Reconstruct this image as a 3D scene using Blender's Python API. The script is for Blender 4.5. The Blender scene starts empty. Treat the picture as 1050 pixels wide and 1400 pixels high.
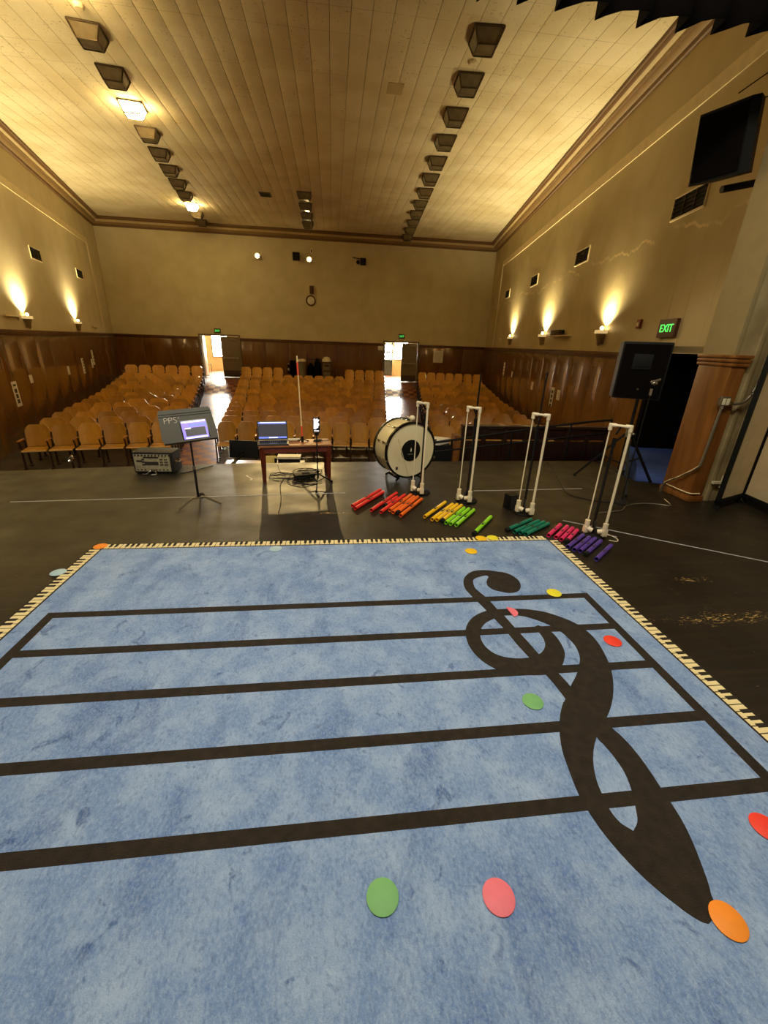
import bpy, bmesh, math, random
from mathutils import Vector, Matrix
random.seed(7)
S = bpy.context.scene
COL = S.collection
PI = math.pi

# ------------------------------------------------------------------ camera
cd = bpy.data.cameras.new('camera')
cam = bpy.data.objects.new('camera', cd)
COL.objects.link(cam)
cd.sensor_fit = 'VERTICAL'
cd.sensor_height = 36.0
cd.lens = 564.06 * 36.0 / 1400.0
cd.clip_start = 0.05
cd.clip_end = 200
cam.matrix_world = Matrix(((0.99288572, 0.01134727, -0.11852929, 0.0),
                           (-0.11395197, 0.37929727, -0.9182312, 0.0),
                           (0.03453842, 0.92520529, 0.37789188, 1.685),
                           (0, 0, 0, 1)))
S.camera = cam

# ------------------------------------------------------------------ world, exposure
S.view_settings.view_transform = 'Standard'
S.view_settings.look = 'None'
S.view_settings.exposure = 0.0
S.view_settings.gamma = 1.0
S.view_settings.use_curve_mapping = False
W = bpy.data.worlds.new('warm_ambient_fill')  # ambient fill added to brighten hall and stage, not a lamp
S.world = W
W.use_nodes = True
W.node_tree.nodes['Background'].inputs['Color'].default_value = (1.0, 0.80, 0.46, 1)
W.node_tree.nodes['Background'].inputs['Strength'].default_value = 0.14

HOUSE = (1.0, 0.81, 0.43)
STAGE = (1.0, 0.91, 0.70)


def aim(o, tgt):
    d = Vector(tgt) - o.location
    o.rotation_euler = d.to_track_quat('-Z', 'Y').to_euler()


def area(name, loc, tgt, sx, sy, power, color, spread=PI):
    l = bpy.data.lights.new(name, 'AREA')
    l.shape = 'RECTANGLE'
    l.size, l.size_y = sx, sy
    l.energy = power
    l.color = color
    l.spread = spread
    o = bpy.data.objects.new(name, l)
    COL.objects.link(o)
    o.location = loc
    aim(o, tgt)
    return o


def spot(name, loc, tgt, power, color, size, blend=0.6, radius=0.05):
    l = bpy.data.lights.new(name, 'SPOT')
    l.energy = power
    l.color = color
    l.spot_size = size
    l.spot_blend = blend
    l.shadow_soft_size = radius
    o = bpy.data.objects.new(name, l)
    COL.objects.link(o)
    o.location = loc
    aim(o, tgt)
    return o


# stage border lights hanging over the stage, above and behind the photographer
area('stage_border_light', (0.3, 1.5, 5.6), (0.5, 3.3, 0), 6.0, 0.7, 300, STAGE)
# two spotlights on the back wall of the hall, aimed at the apron
spot('apron_spotlight_a', (-3.66, 24.15, 5.48), (-0.3, 4.6, 0), 1600, (1.0, 0.70, 0.29), math.radians(42), 0.7, 0.09)
spot('apron_spotlight_b', (-1.13, 24.15, 5.46), (0.6, 4.6, 0), 1600, (1.0, 0.70, 0.29), math.radians(42), 0.7, 0.09)


# ------------------------------------------------------------------ materials
def lin(c):
    return tuple((x / 12.92 if x <= 0.04045 else ((x + 0.055) / 1.055) ** 2.4) for x in c)


def rgb(r, g, b):
    return lin((r / 255, g / 255, b / 255))


def nd(nt, t, **kw):
    n = nt.nodes.new(t)
    for k, v in kw.items():
        setattr(n, k, v)
    return n


def mat(name, col, rough=0.5, metal=0.0, col2=None, nscale=6.0, stretch=(1, 1, 1), ncontrast=(0.35, 0.65),
        bump=0.0, bscale=60.0, emit=None, estr=0.0, spec=0.5, coat=0.0, rvar=0.0):
    m = bpy.data.materials.new(name)
    m.use_nodes = True
    nt = m.node_tree
    b = nt.nodes['Principled BSDF']
    b.inputs['Roughness'].default_value = rough
    b.inputs['Metallic'].default_value = metal
    b.inputs['Specular IOR Level'].default_value = spec
    b.inputs['Coat Weight'].default_value = coat
    b.inputs['Base Color'].default_value = (*col, 1)
    tc = nd(nt, 'ShaderNodeTexCoord')
    mp = nd(nt, 'ShaderNodeMapping')
    mp.inputs['Scale'].default_value = stretch
    nt.links.new(tc.outputs['Object'], mp.inputs['Vector'])
    n = nd(nt, 'ShaderNodeTexNoise')
    n.inputs['Scale'].default_value = nscale
    n.inputs['Detail'].default_value = 5
    nt.links.new(mp.outputs[0], n.inputs['Vector'])
    if col2 is None:
        col2 = tuple(x * 0.88 for x in col)
    mr = nd(nt, 'ShaderNodeMapRange')
    mr.inputs['From Min'].default_value = ncontrast[0]
    mr.inputs['From Max'].default_value = ncontrast[1]
    nt.links.new(n.outputs['Fac'], mr.inputs['Value'])
    mx = nd(nt, 'ShaderNodeMix', data_type='RGBA')
    mx.inputs['A'].default_value = (*col, 1)
    mx.inputs['B'].default_value = (*col2, 1)
    nt.links.new(mr.outputs['Result'], mx.inputs['Factor'])
    nt.links.new(mx.outputs['Result'], b.inputs['Base Color'])
    if rvar:
        rr = nd(nt, 'ShaderNodeMapRange')
        rr.inputs['To Min'].default_value = rough - rvar
        rr.inputs['To Max'].default_value = rough + rvar
        nt.links.new(n.outputs['Fac'], rr.inputs['Value'])
        nt.links.new(rr.outputs['Result'], b.inputs['Roughness'])
    if bump:
        n2 = nd(nt, 'ShaderNodeTexNoise')
        n2.inputs['Scale'].default_value = bscale
        n2.inputs['Detail'].default_value = 3
        nt.links.new(mp.outputs[0], n2.inputs['Vector'])
        bp = nd(nt, 'ShaderNodeBump')
        bp.inputs['Strength'].default_value = bump
        bp.inputs['Distance'].default_value = 0.01
        nt.links.new(n2.outputs['Fac'], bp.inputs['Height'])
        nt.links.new(bp.outputs['Normal'], b.inputs['Normal'])
    if emit is not None:
        b.inputs['Emission Color'].default_value = (*emit, 1)
        b.inputs['Emission Strength'].default_value = estr
    return m


def mixer(nt, a, bcol, fac):
    mx = nd(nt, 'ShaderNodeMix', data_type='RGBA')
    if isinstance(a, tuple):
        mx.inputs['A'].default_value = (*a, 1)
    else:
        nt.links.new(a, mx.inputs['A'])
    mx.inputs['B'].default_value = (*bcol, 1)
    nt.links.new(fac, mx.inputs['Factor'])
    return mx.outputs['Result']


def maprange(nt, v, a, b, c=0.0, d=1.0):
    r = nd(nt, 'ShaderNodeMapRange')
    for k, x in zip(('From Min', 'From Max', 'To Min', 'To Max'), (a, b, c, d)):
        r.inputs[k].default_value = x
    nt.links.new(v, r.inputs['Value'])
    return r.outputs['Result']


def noise(nt, vec, scale, detail=4, rough=0.5, dist=0.0):
    n = nd(nt, 'ShaderNodeTexNoise')
    n.inputs['Scale'].default_value = scale
    n.inputs['Detail'].default_value = detail
    n.inputs['Roughness'].default_value = rough
    n.inputs['Distortion'].default_value = dist
    nt.links.new(vec, n.inputs['Vector'])
    return n.outputs['Fac']


def math_(nt, op, a, b):
    n = nd(nt, 'ShaderNodeMath', operation=op)
    for i, v in enumerate((a, b)):
        if isinstance(v, (int, float)):
            n.inputs[i].default_value = v
        else:
            nt.links.new(v, n.inputs[i])
    return n.outputs[0]


def coords(nt, stretch=(1, 1, 1), rz=0.0):
    tc = nd(nt, 'ShaderNodeTexCoord')
    mp = nd(nt, 'ShaderNodeMapping')
    mp.inputs['Scale'].default_value = stretch
    mp.inputs['Rotation'].default_value = (0, 0, rz)
    nt.links.new(tc.outputs['Object'], mp.inputs['Vector'])
    return mp.outputs[0]


M = {}
M['wall'] = mat('wall_paint', rgb(208, 195, 158), 0.75, col2=rgb(196, 182, 142), nscale=1.2, bump=0.15, bscale=25)
M['trim_paint'] = mat('trim_paint', rgb(226, 208, 165), 0.6)
M['cornice_dark'] = mat('cornice_brown', rgb(110, 78, 44), 0.55)
M['cornice_mid'] = mat('cornice_mid_brown', rgb(140, 112, 70), 0.6)
M['cornice_light'] = mat('cornice_tan', rgb(190, 168, 122), 0.6)
M['wainscot'] = mat('varnished_plywood', rgb(116, 78, 32), 0.24, col2=rgb(102, 66, 25), nscale=1.6, stretch=(3.0, 3.0, 0.35),
                    bump=0.012, bscale=30, rvar=0.08, coat=0.45)
M['wainscot_cap'] = mat('wainscot_cap_wood', rgb(96, 54, 24), 0.4, col2=rgb(74, 40, 16), nscale=8)
M['pilaster_wood'] = mat('pilaster_wood', rgb(136, 86, 36), 0.4, col2=rgb(112, 66, 24), nscale=3, stretch=(4, 4, 0.5), coat=0.2)
M['proscenium'] = mat('proscenium_plaster', rgb(170, 152, 110), 0.8, col2=rgb(140, 122, 84), nscale=3, bump=0.2, bscale=14)
M['seat_wood'] = mat('seat_plywood', rgb(198, 144, 46), 0.33, col2=rgb(184, 128, 36), nscale=2.5, stretch=(4, 4, 0.8), coat=0.25, rvar=0.06)
_nt = M['seat_wood'].node_tree
_oi = nd(_nt, 'ShaderNodeObjectInfo')
_hs = nd(_nt, 'ShaderNodeHueSaturation')
_old = _nt.nodes['Principled BSDF'].inputs['Base Color'].links[0].from_socket
_nt.links.new(_old, _hs.inputs['Color'])
_nt.links.new(maprange(_nt, _oi.outputs['Random'], 0, 1, 0.72, 1.22), _hs.inputs['Value'])
_nt.links.new(_hs.outputs['Color'], _nt.nodes['Principled BSDF'].inputs['Base Color'])
M['seat_edge'] = mat('seat_ply_edge', rgb(236, 190, 120), 0.45)
M['seat_iron'] = mat('seat_cast_iron', rgb(52, 32, 24), 0.45, metal=0.3)
M['arm_wood'] = mat('armrest_wood', rgb(178, 118, 60), 0.35)
M['black'] = mat('matte_black', rgb(14, 13, 12), 0.6, spec=0.25)
M['black_gloss'] = mat('gloss_black', rgb(16, 15, 14), 0.22)
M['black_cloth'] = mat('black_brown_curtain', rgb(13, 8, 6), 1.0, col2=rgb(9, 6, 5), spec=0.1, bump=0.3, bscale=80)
M['rubber'] = mat('black_rubber', rgb(20, 19, 18), 0.75, spec=0.3)
M['chrome'] = mat('chrome', rgb(220, 215, 205), 0.18, metal=1.0)
M['steel'] = mat('galvanised_steel', rgb(160, 152, 134), 0.45, metal=0.9)
M['pvc'] = mat('white_pvc', rgb(246, 230, 196), 0.35)
M['paper'] = mat('white_paper', rgb(232, 226, 208), 0.8)
M['ink'] = mat('dark_print', rgb(54, 44, 38), 0.8)
M['table_wood'] = mat('table_mahogany', rgb(122, 56, 36), 0.32, col2=rgb(96, 40, 26), nscale=5, stretch=(1, 4, 4), coat=0.3)
M['table_top'] = mat('table_top_oak', rgb(176, 116, 70), 0.5, col2=rgb(150, 92, 52), nscale=4, stretch=(1, 6, 1))
M['door_grey'] = mat('door_grey_paint', rgb(120, 104, 84), 0.5)
M['door_dark'] = mat('door_kick_plate', rgb(70, 52, 36), 0.45)
M['frame_brown'] = mat('sign_brown', rgb(84, 46, 28), 0.5)
M['vent'] = mat('vent_dark', rgb(24, 18, 13), 0.8)
M['bronze'] = mat('lantern_bronze', rgb(82, 66, 46), 0.45, metal=0.4)
M['lantern_glass'] = mat('lantern_glass_off', rgb(124, 110, 84), 0.15, col2=rgb(104, 92, 70))
M['lantern_lit'] = mat('lantern_glass_lit', rgb(255, 240, 200), 0.4, emit=(1.0, 0.72, 0.3), estr=85.0)
M['bulb'] = mat('glowing_bulb', rgb(255, 240, 210), 0.4, emit=(1.0, 0.74, 0.34), estr=40.0)
M['spot_bulb'] = mat('spot_lens_glow', rgb(255, 240, 210), 0.4, emit=(1.0, 0.72, 0.30), estr=60.0)
M['sconce'] = mat('sconce_plaster', rgb(150, 126, 84), 0.5)
M['sconce_rim'] = mat('sconce_rim_glass', rgb(240, 214, 160), 0.4, emit=(1.0, 0.72, 0.3), estr=0.5)
M['exit_green'] = mat('exit_letters', rgb(60, 255, 90), 0.5, emit=(0.10, 1.0, 0.16), estr=1.1)
M['concrete'] = mat('house_floor_paint', rgb(58, 46, 34), 0.5, col2=rgb(42, 33, 24), nscale=3, rvar=0.1)
M['apron_front'] = mat('apron_front_wood', rgb(70, 40, 24), 0.45)
M['lobby_wall'] = mat('lobby_yellow_wall', rgb(206, 188, 142), 0.7)
M['lobby_dark'] = mat('lobby_door_green', rgb(60, 66, 56), 0.4)
M['window_light'] = mat('daylit_window', rgb(255, 250, 240), 0.5, emit=(1.0, 0.95, 0.84), estr=170.0)
M['blue_carpet'] = mat('blue_landing_carpet', rgb(48, 84, 176), 0.95, col2=rgb(40, 70, 152), nscale=12, bump=0.4, bscale=160)
M['divider'] = mat('divider_fabric', rgb(206, 184, 142), 0.85, bump=0.2, bscale=220)
M['red_plastic'] = mat('alarm_red', rgb(140, 60, 36), 0.5)
M['grey_bin'] = mat('grey_bin', rgb(128, 116, 92), 0.6)
M['cream_plastic'] = mat('cream_plastic', rgb(228, 216, 184), 0.5)
M['drum_shell'] = mat('drum_cream_shell', rgb(238, 222, 176), 0.3, col2=rgb(224, 204, 150), nscale=3)
M['drum_head'] = mat('drum_head_film', rgb(240, 228, 190), 0.45, col2=rgb(228, 212, 168), nscale=2)
M['felt'] = mat('cream_felt', rgb(250, 238, 204), 0.95)
M['silver_panel'] = mat('mixer_panel', rgb(176, 166, 136), 0.45, col2=rgb(150, 140, 112), nscale=20)
M['tolex'] = mat('black_tolex', rgb(28, 27, 23), 0.65, bump=0.3, bscale=300)
M['desk_grey'] = mat('music_desk_paint', rgb(66, 63, 52), 0.5)
M['chalk'] = mat('chalk_white', rgb(240, 232, 214), 0.9)
M['tape'] = mat('pale_blue_tape', rgb(170, 172, 176), 0.6)
M['laptop'] = mat('laptop_shell', rgb(58, 58, 60), 0.4)
M['scr_dark'] = mat('screen_dark_area', rgb(44, 42, 46), 0.3, emit=rgb(66, 62, 66), estr=0.9)
M['scr_white'] = mat('screen_white_area', rgb(240, 240, 250), 0.3, emit=rgb(236, 238, 250), estr=1.0)
M['scr_blue'] = mat('screen_blue_area', rgb(120, 140, 230), 0.3, emit=rgb(110, 128, 225), estr=0.9)
M['scr_violet'] = mat('screen_violet_area', rgb(140, 120, 230), 0.3, emit=rgb(146, 128, 235), estr=0.95)
M['led_cream'] = mat('pole_cream', rgb(250, 222, 160), 0.4)
M['led_red'] = mat('pole_red_band', rgb(250, 92, 60), 0.4)
M['yellow_card'] = mat('manila_yellow', rgb(246, 214, 120), 0.7)
M['dark_panel'] = mat('barrier_dark_wood', rgb(46, 25, 14), 0.35, col2=rgb(34, 18, 10), nscale=3, stretch=(4, 4, 0.6), coat=0.3)
M['amber'] = mat('speaker_badge', rgb(220, 190, 130), 0.4)
M['key_white'] = mat('border_key_white', rgb(244, 226, 172), 0.95, bump=0.3, bscale=300)
M['key_black'] = mat('border_key_black', rgb(40, 32, 26), 0.95, bump=0.3, bscale=300)
M['clef'] = mat('woven_dark_brown', rgb(50, 40, 32), 0.98, col2=rgb(36, 29, 23), nscale=24, bump=0.8, bscale=260)

TUBES = {'red': rgb(236, 52, 46), 'orange': rgb(250, 112, 34), 'yellow': rgb(252, 200, 20), 'lime': rgb(150, 226, 40),
         'green': rgb(18, 122, 98), 'pink': rgb(232, 54, 112), 'purple': rgb(86, 60, 158)}
for k, c in TUBES.items():
    M['tube_' + k] = mat('tube_plastic_' + k, c, 0.32, col2=tuple(x * 0.93 for x in c))
SPOTC = {'green': rgb(122, 184, 118), 'pink': rgb(244, 122, 140), 'orange': rgb(255, 150, 40), 'red': rgb(250, 66, 46),
         'yellow': rgb(244, 232, 50), 'gold': rgb(255, 204, 24), 'pale': rgb(176, 206, 220)}
for k, c in SPOTC.items():
    M['spot_' + k] = mat('spot_vinyl_' + k, c, 0.6, col2=tuple(x * 0.94 for x in c), nscale=30)


# ceiling tile
def ceiling_mat():
    m = bpy.data.materials.new('acoustic_ceiling_tile')
    m.use_nodes = True
    nt = m.node_tree
    b = nt.nodes['Principled BSDF']
    b.inputs['Roughness'].default_value = 0.85
    v = coords(nt)
    c = mixer(nt, rgb(226, 213, 176), rgb(212, 196, 154), maprange(nt, noise(nt, v, 0.9), 0.4, 0.62))
    pits = maprange(nt, noise(nt, coords(nt, (1, 1, 1)), 22, 3, 0.6), 0.62, 0.72)
    pits = math_(nt, 'MULTIPLY', pits, maprange(nt, noise(nt, v, 1.6), 0.4, 0.6))
    c = mixer(nt, c, rgb(140, 116, 74), pits)
    # faint cross joints of the tiles
    sx = nd(nt, 'ShaderNodeSeparateXYZ')
    nt.links.new(v, sx.inputs[0])
    fr = math_(nt, 'FRACT', math_(nt, 'DIVIDE', sx.outputs['Y'], 0.62), 0)
    j = maprange(nt, math_(nt, 'ABSOLUTE', math_(nt, 'SUBTRACT', fr, 0.5), 0), 0.488, 0.497)
    j = math_(nt, 'MULTIPLY', j, maprange(nt, noise(nt, v, 0.7), 0.42, 0.6, 0.0, 0.5))
    c = mixer(nt, c, rgb(110, 88, 52), j)
    nt.links.new(c, b.inputs['Base Color'])
    bp = nd(nt, 'ShaderNodeBump')
    bp.inputs['Strength'].default_value = 0.25
    bp.inputs['Distance'].default_value = 0.01
    nt.links.new(noise(nt, v, 30), bp.inputs['Height'])
    nt.links.new(bp.outputs[0], b.inputs['Normal'])
    return m


M['ceiling'] = ceiling_mat()
M['ceiling_joint'] = mat('ceiling_joint_brown', rgb(120, 100, 64), 0.9)  # brown backing colour that shows between the ceiling strips


# right wall plaster with peeled repair streaks and dirt runs
def stained_wall():
    m = bpy.data.materials.new('stained_wall_paint')
    m.use_nodes = True
    nt = m.node_tree
    b = nt.nodes['Principled BSDF']
    b.inputs['Roughness'].default_value = 0.6
    v = coords(nt)
    c = mixer(nt, rgb(192, 176, 134), rgb(178, 160, 116), maprange(nt, noise(nt, v, 0.8), 0.4, 0.62))
    sx = nd(nt, 'ShaderNodeSeparateXYZ')
    nt.links.new(v, sx.inputs[0])
    # pale peeled band under the vents
    wob = maprange(nt, noise(nt, coords(nt, (1, 1, 0.01)), 0.8, 6, 0.6), 0.2, 0.8, -0.35, 0.35)
    dz = math_(nt, 'ABSOLUTE', math_(nt, 'SUBTRACT', math_(nt, 'ADD', sx.outputs['Z'], wob), 3.62), 0)
    band = maprange(nt, dz, 0.035, 0.008)
    band = math_(nt, 'MULTIPLY', band, maprange(nt, noise(nt, v, 1.1), 0.45, 0.55))
    c = mixer(nt, c, rgb(226, 206, 156), band)
    # vertical dirt runs below it
    runs = maprange(nt, noise(nt, coords(nt, (6, 6, 0.12)), 1.5, 3), 0.6, 0.72, 0.0, 0.35)
    low = maprange(nt, sx.outputs['Z'], 3.6, 2.6)
    c = mixer(nt, c, rgb(140, 116, 70), math_(nt, 'MULTIPLY', runs, low))
    nt.links.new(c, b.inputs['Base Color'])
    bp = nd(nt, 'ShaderNodeBump')
    bp.inputs['Strength'].default_value = 0.2
    bp.inputs['Distance'].default_value = 0.02
    nt.links.new(noise(nt, v, 6), bp.inputs['Height'])
    nt.links.new(bp.outputs[0], b.inputs['Normal'])
    return m


M['pier_paint'] = mat('pier_paint', rgb(152, 134, 92), 0.75)
M['stained_wall'] = stained_wall()


# black painted stage floor with scuffs
def stage_mat():
    m = bpy.data.materials.new('black_painted_stage')
    m.use_nodes = True
    nt = m.node_tree
    b = nt.nodes['Principled BSDF']
    v = coords(nt)
    c = mixer(nt, rgb(36, 30, 22), rgb(25, 21, 15), maprange(nt, noise(nt, v, 1.3), 0.4, 0.62))
    # plank direction streaks
    st = maprange(nt, noise(nt, coords(nt, (0.5, 9, 1)), 2.2, 4), 0.5, 0.72, 0, 0.4)
    b.inputs['Specular IOR Level'].default_value = 0.38
    c = mixer(nt, c, rgb(50, 42, 30), st)
    # worn patches (bare wood scuffs) in a few places
    sx = nd(nt, 'ShaderNodeSeparateXYZ')
    nt.links.new(v, sx.inputs[0])
    tot = None
    for (x, y, rx, ry) in ((2.75, 2.08, 0.75, 0.10), (-0.05, 4.08, 0.45, 0.05), (2.85, 2.58, 0.25, 0.07), (3.6, 2.1, 0.4, 0.12)):
        a = math_(nt, 'POWER', math_(nt, 'DIVIDE', math_(nt, 'SUBTRACT', sx.outputs['X'], x), rx), 2)
        d = math_(nt, 'POWER', math_(nt, 'DIVIDE', math_(nt, 'SUBTRACT', sx.outputs['Y'], y), ry), 2)
        mask = maprange(nt, math_(nt, 'ADD', a, d), 1.6, 0.0)
        tot = mask if tot is None else math_(nt, 'MAXIMUM', tot, mask)
    val = math_(nt, 'SUBTRACT', noise(nt, coords(nt, (4.5, 15, 1), 0.2), 3.2, 9, 0.72, 1.6), math_(nt, 'MULTIPLY', math_(nt, 'SUBTRACT', 1.0, tot), 0.22))
    scr = maprange(nt, val, 0.53, 0.62)
    c = mixer(nt, c, rgb(226, 184, 112), math_(nt, 'MULTIPLY', scr, maprange(nt, tot, 0.0, 0.25)))
    sc2 = maprange(nt, noise(nt, coords(nt, (1.5, 10, 1), 0.5), 3.0, 5, 0.6, 2.0), 0.69, 0.72, 0, 0.5)
    c = mixer(nt, c, rgb(150, 130, 96), sc2)
    nt.links.new(c, b.inputs['Base Color'])
    r = maprange(nt, noise(nt, v, 3.0, 5), 0.3, 0.7, 0.34, 0.52)
    nt.links.new(r, b.inputs['Roughness'])
    bp = nd(nt, 'ShaderNodeBump')
    bp.inputs['Strength'].default_value = 0.12
    bp.inputs['Distance'].default_value = 0.01
    nt.links.new(noise(nt, coords(nt, (1, 6, 1)), 14, 3), bp.inputs['Height'])
    nt.links.new(bp.outputs[0], b.inputs['Normal'])
    return m


M['stage'] = stage_mat()


# aisle: checkered red-brown and buff linoleum
def aisle_mat():
    m = bpy.data.materials.new('checkered_linoleum')
    m.use_nodes = True
    nt = m.node_tree
    b = nt.nodes['Principled BSDF']
    b.inputs['Roughness'].default_value = 0.3
    ck = nd(nt, 'ShaderNodeTexChecker')
    ck.inputs['Scale'].default_value = 1 / 0.28
    ck.inputs['Color1'].default_value = (*rgb(168, 118, 88), 1)
    ck.inputs['Color2'].default_value = (*rgb(92, 40, 28), 1)
    v = coords(nt, (1, 1, 0.0))
    nt.links.new(v, ck.inputs['Vector'])
    nt.links.new(ck.outputs['Color'], b.inputs['Base Color'])
    r = maprange(nt, ck.outputs['Fac'], 0, 1, 0.42, 0.2)
    nt.links.new(r, b.inputs['Roughness'])
    nt.links.new(maprange(nt, ck.outputs['Fac'], 0, 1, 0.06, 0.55), b.inputs['Specular IOR Level'])
    bp = nd(nt, 'ShaderNodeBump')
    bp.inputs['Strength'].default_value = 0.1
    bp.inputs['Distance'].default_value = 0.01
    nt.links.new(noise(nt, v, 3), bp.inputs['Height'])
    nt.links.new(bp.outputs[0], b.inputs['Normal'])
    return m


M['aisle'] = aisle_mat()


# blue mottled rug pile
def rug_mat():
    m = bpy.data.materials.new('blue_rug_pile')
    m.use_nodes = True
    nt = m.node_tree
    b = nt.nodes['Principled BSDF']
    b.inputs['Roughness'].default_value = 0.95
    b.inputs['Specular IOR Level'].default_value = 0.15
    b.inputs['Sheen Weight'].default_value = 0.1
    b.inputs['Sheen Roughness'].default_value = 0.5
    v = coords(nt)
    base, dark, light = rgb(120, 150, 202), rgb(74, 106, 168), rgb(158, 182, 220)
    c = mixer(nt, base, light, maprange(nt, noise(nt, coords(nt, (1, 1, 1)), 5.0, 6, 0.65), 0.42, 0.66))
    # brushed strokes of the nap
    c = mixer(nt, c, dark, maprange(nt, noise(nt, coords(nt, (1, 0.5, 1), 0.6), 3.6, 6, 0.68, 0.5), 0.52, 0.70, 0, 0.75))
    c = mixer(nt, c, rgb(60, 90, 152), maprange(nt, noise(nt, v, 9, 4, 0.6, 0.8), 0.62, 0.70, 0, 0.75))
    f = maprange(nt, noise(nt, coords(nt, (1, .6, 1), .5), 110, 3, 0.65), 0.42, 0.68)
    c = mixer(nt, c, rgb(178, 198, 228), math_(nt, 'MULTIPLY', f, 0.40))
    f2 = maprange(nt, noise(nt, coords(nt, (1, .6, 1), .5), 80, 3, 0.6), 0.52, 0.72)
    c = mixer(nt, c, rgb(62, 88, 146), math_(nt, 'MULTIPLY', f2, 0.38))
    nt.links.new(c, b.inputs['Base Color'])
    bp = nd(nt, 'ShaderNodeBump')
    bp.inputs['Strength'].default_value = 0.6
    bp.inputs['Distance'].default_value = 0.006
    hsum = math_(nt, 'ADD', noise(nt, v, 200, 2), math_(nt, 'MULTIPLY', noise(nt, v, 9, 3), 0.8))
    nt.links.new(hsum, bp.inputs['Height'])
    nt.links.new(bp.outputs[0], b.inputs['Normal'])
    return m


M['rug'] = rug_mat()


# ------------------------------------------------------------------ mesh helpers
class MB:
    def __init__(s):
        s.bm = bmesh.new()

    def _mi(s, faces, mi, smooth):
        for f in faces:
            f.material_index = mi
            f.smooth = smooth

    def box(s, c, d, rz=0.0, rot=None, bev=0.0, mi=0):
        r = bmesh.ops.create_cube(s.bm, size=1.0)
        vs = r['verts']
        bmesh.ops.scale(s.bm, vec=d, verts=vs)
        faces = list({f for v in vs for f in v.link_faces})
        if bev:
            es = list({e for v in vs for e in v.link_edges})
            rr = bmesh.ops.bevel(s.bm, geom=es, offset=bev, segments=2, affect='EDGES', profile=0.7)
            vs = list({v for f in rr['faces'] for v in f.verts})
            faces = list({f for v in vs for f in v.link_faces})
            vs = list({v for f in faces for v in f.verts})
        mtx = Matrix.Translation(Vector(c)) @ (rot.to_4x4() if rot is not None else Matrix.Rotation(rz, 4, 'Z'))
        bmesh.ops.transform(s.bm, matrix=mtx, verts=vs)
        s._mi(faces, mi, bool(bev))
        return s

    def bar(s, a, b, w, d=None, mi=0):
        """rectangular bar from a to b"""
        a, b = Vector(a), Vector(b)
        v = b - a
        q = v.to_track_quat('Z', 'Y').to_matrix()
        return s.box((a + b) / 2, (w, d or w, v.length), rot=q, mi=mi)

    def cyl(s, a, b, r0, r1=None, seg=14, mi=0, caps=True):
        a, b = Vector(a), Vector(b)
        v = b - a
        q = v.to_track_quat('Z', 'Y').to_matrix().to_4x4()
        r1 = r0 if r1 is None else r1
        r = bmesh.ops.create_cone(s.bm, cap_ends=caps, segments=seg, radius1=r0, radius2=r1, depth=v.length)
        vs = r['verts']
        bmesh.ops.transform(s.bm, matrix=Matrix.Translation((a + b) / 2) @ q, verts=vs)
        s._mi({f for x in vs for f in x.link_faces}, mi, True)
        return s

    def ball(s, c, r, mi=0, seg=14, sc=(1, 1, 1)):
        rr = bmesh.ops.create_uvsphere(s.bm, u_segments=seg, v_segments=max(6, seg // 2), radius=r)
        vs = rr['verts']
        bmesh.ops.scale(s.bm, vec=sc, verts=vs)
        bmesh.ops.translate(s.bm, vec=c, verts=vs)
        s._mi({f for x in vs for f in x.link_faces}, mi, True)
        return s

    def tube(s, pts, r, seg=8, mi=0, smooth_n=4):
        pts = [Vector(p) for p in pts]
        if smooth_n > 1 and len(pts) > 2:
            out = []
            for i in range(len(pts) - 1):
                p0 = pts[max(i - 1, 0)]
                p1, p2 = pts[i], pts[i + 1]
                p3 = pts[min(i + 2, len(pts) - 1)]
                for k in range(smooth_n):
                    t = k / smooth_n
                    out.append(0.5 * ((2 * p1) + (p2 - p0) * t + (2 * p0 - 5 * p1 + 4 * p2 - p3) * t * t + (-p0 + 3 * p1 - 3 * p2 + p3) * t ** 3))
            out.append(pts[-1])
            pts = out
        rings = []
        for i, p in enumerate(pts):
            d = (pts[min(i + 1, len(pts) - 1)] - pts[max(i - 1, 0)]).normalized()
            up = Vector((0, 0, 1)) if abs(d.z) < 0.9 else Vector((1, 0, 0))
            u = d.cross(up).normalized()
            w = d.cross(u).normalized()
            rings.append([s.bm.verts.new(p + (u * math.cos(a) + w * math.sin(a)) * r) for a in (2 * PI * k / seg for k in range(seg))])
        fs = []
        for a, b in zip(rings, rings[1:]):
            for k in range(seg):
                fs.append(s.bm.faces.new((a[k], a[(k + 1) % seg], b[(k + 1) % seg], b[k])))
        fs.append(s.bm.faces.new(rings[0]))
        fs.append(s.bm.faces.new(rings[-1]))
        s._mi(fs, mi, True)
        return s

    def lathe(s, prof, seg=24, c=(0, 0, 0), rot=None, mi=0, caps=True):
        rings = []
        mt = (rot.to_4x4() if rot is not None else Matrix.Identity(4))
        for (r, z) in prof:
            rings.append([s.bm.verts.new(Vector(c) + (mt @ Vector((max(r, 1e-4) * math.cos(a), max(r, 1e-4) * math.sin(a), z)))) for a in (2 * PI * k / seg for k in range(seg))])
        fs = []
        for a, b in zip(rings, rings[1:]):
            for k in range(seg):
                fs.append(s.bm.faces.new((a[k], a[(k + 1) % seg], b[(k + 1) % seg], b[k])))
        if caps:
            fs.append(s.bm.faces.new(rings[0]))
            fs.append(s.bm.faces.new(rings[-1]))
        s._mi(fs, mi, True)
        return s

    def poly(s, pts, mi=0, smooth=False):
        f = s.bm.faces.new([s.bm.verts.new(p) for p in pts])
        s._mi([f], mi, smooth)
        return s

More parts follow.
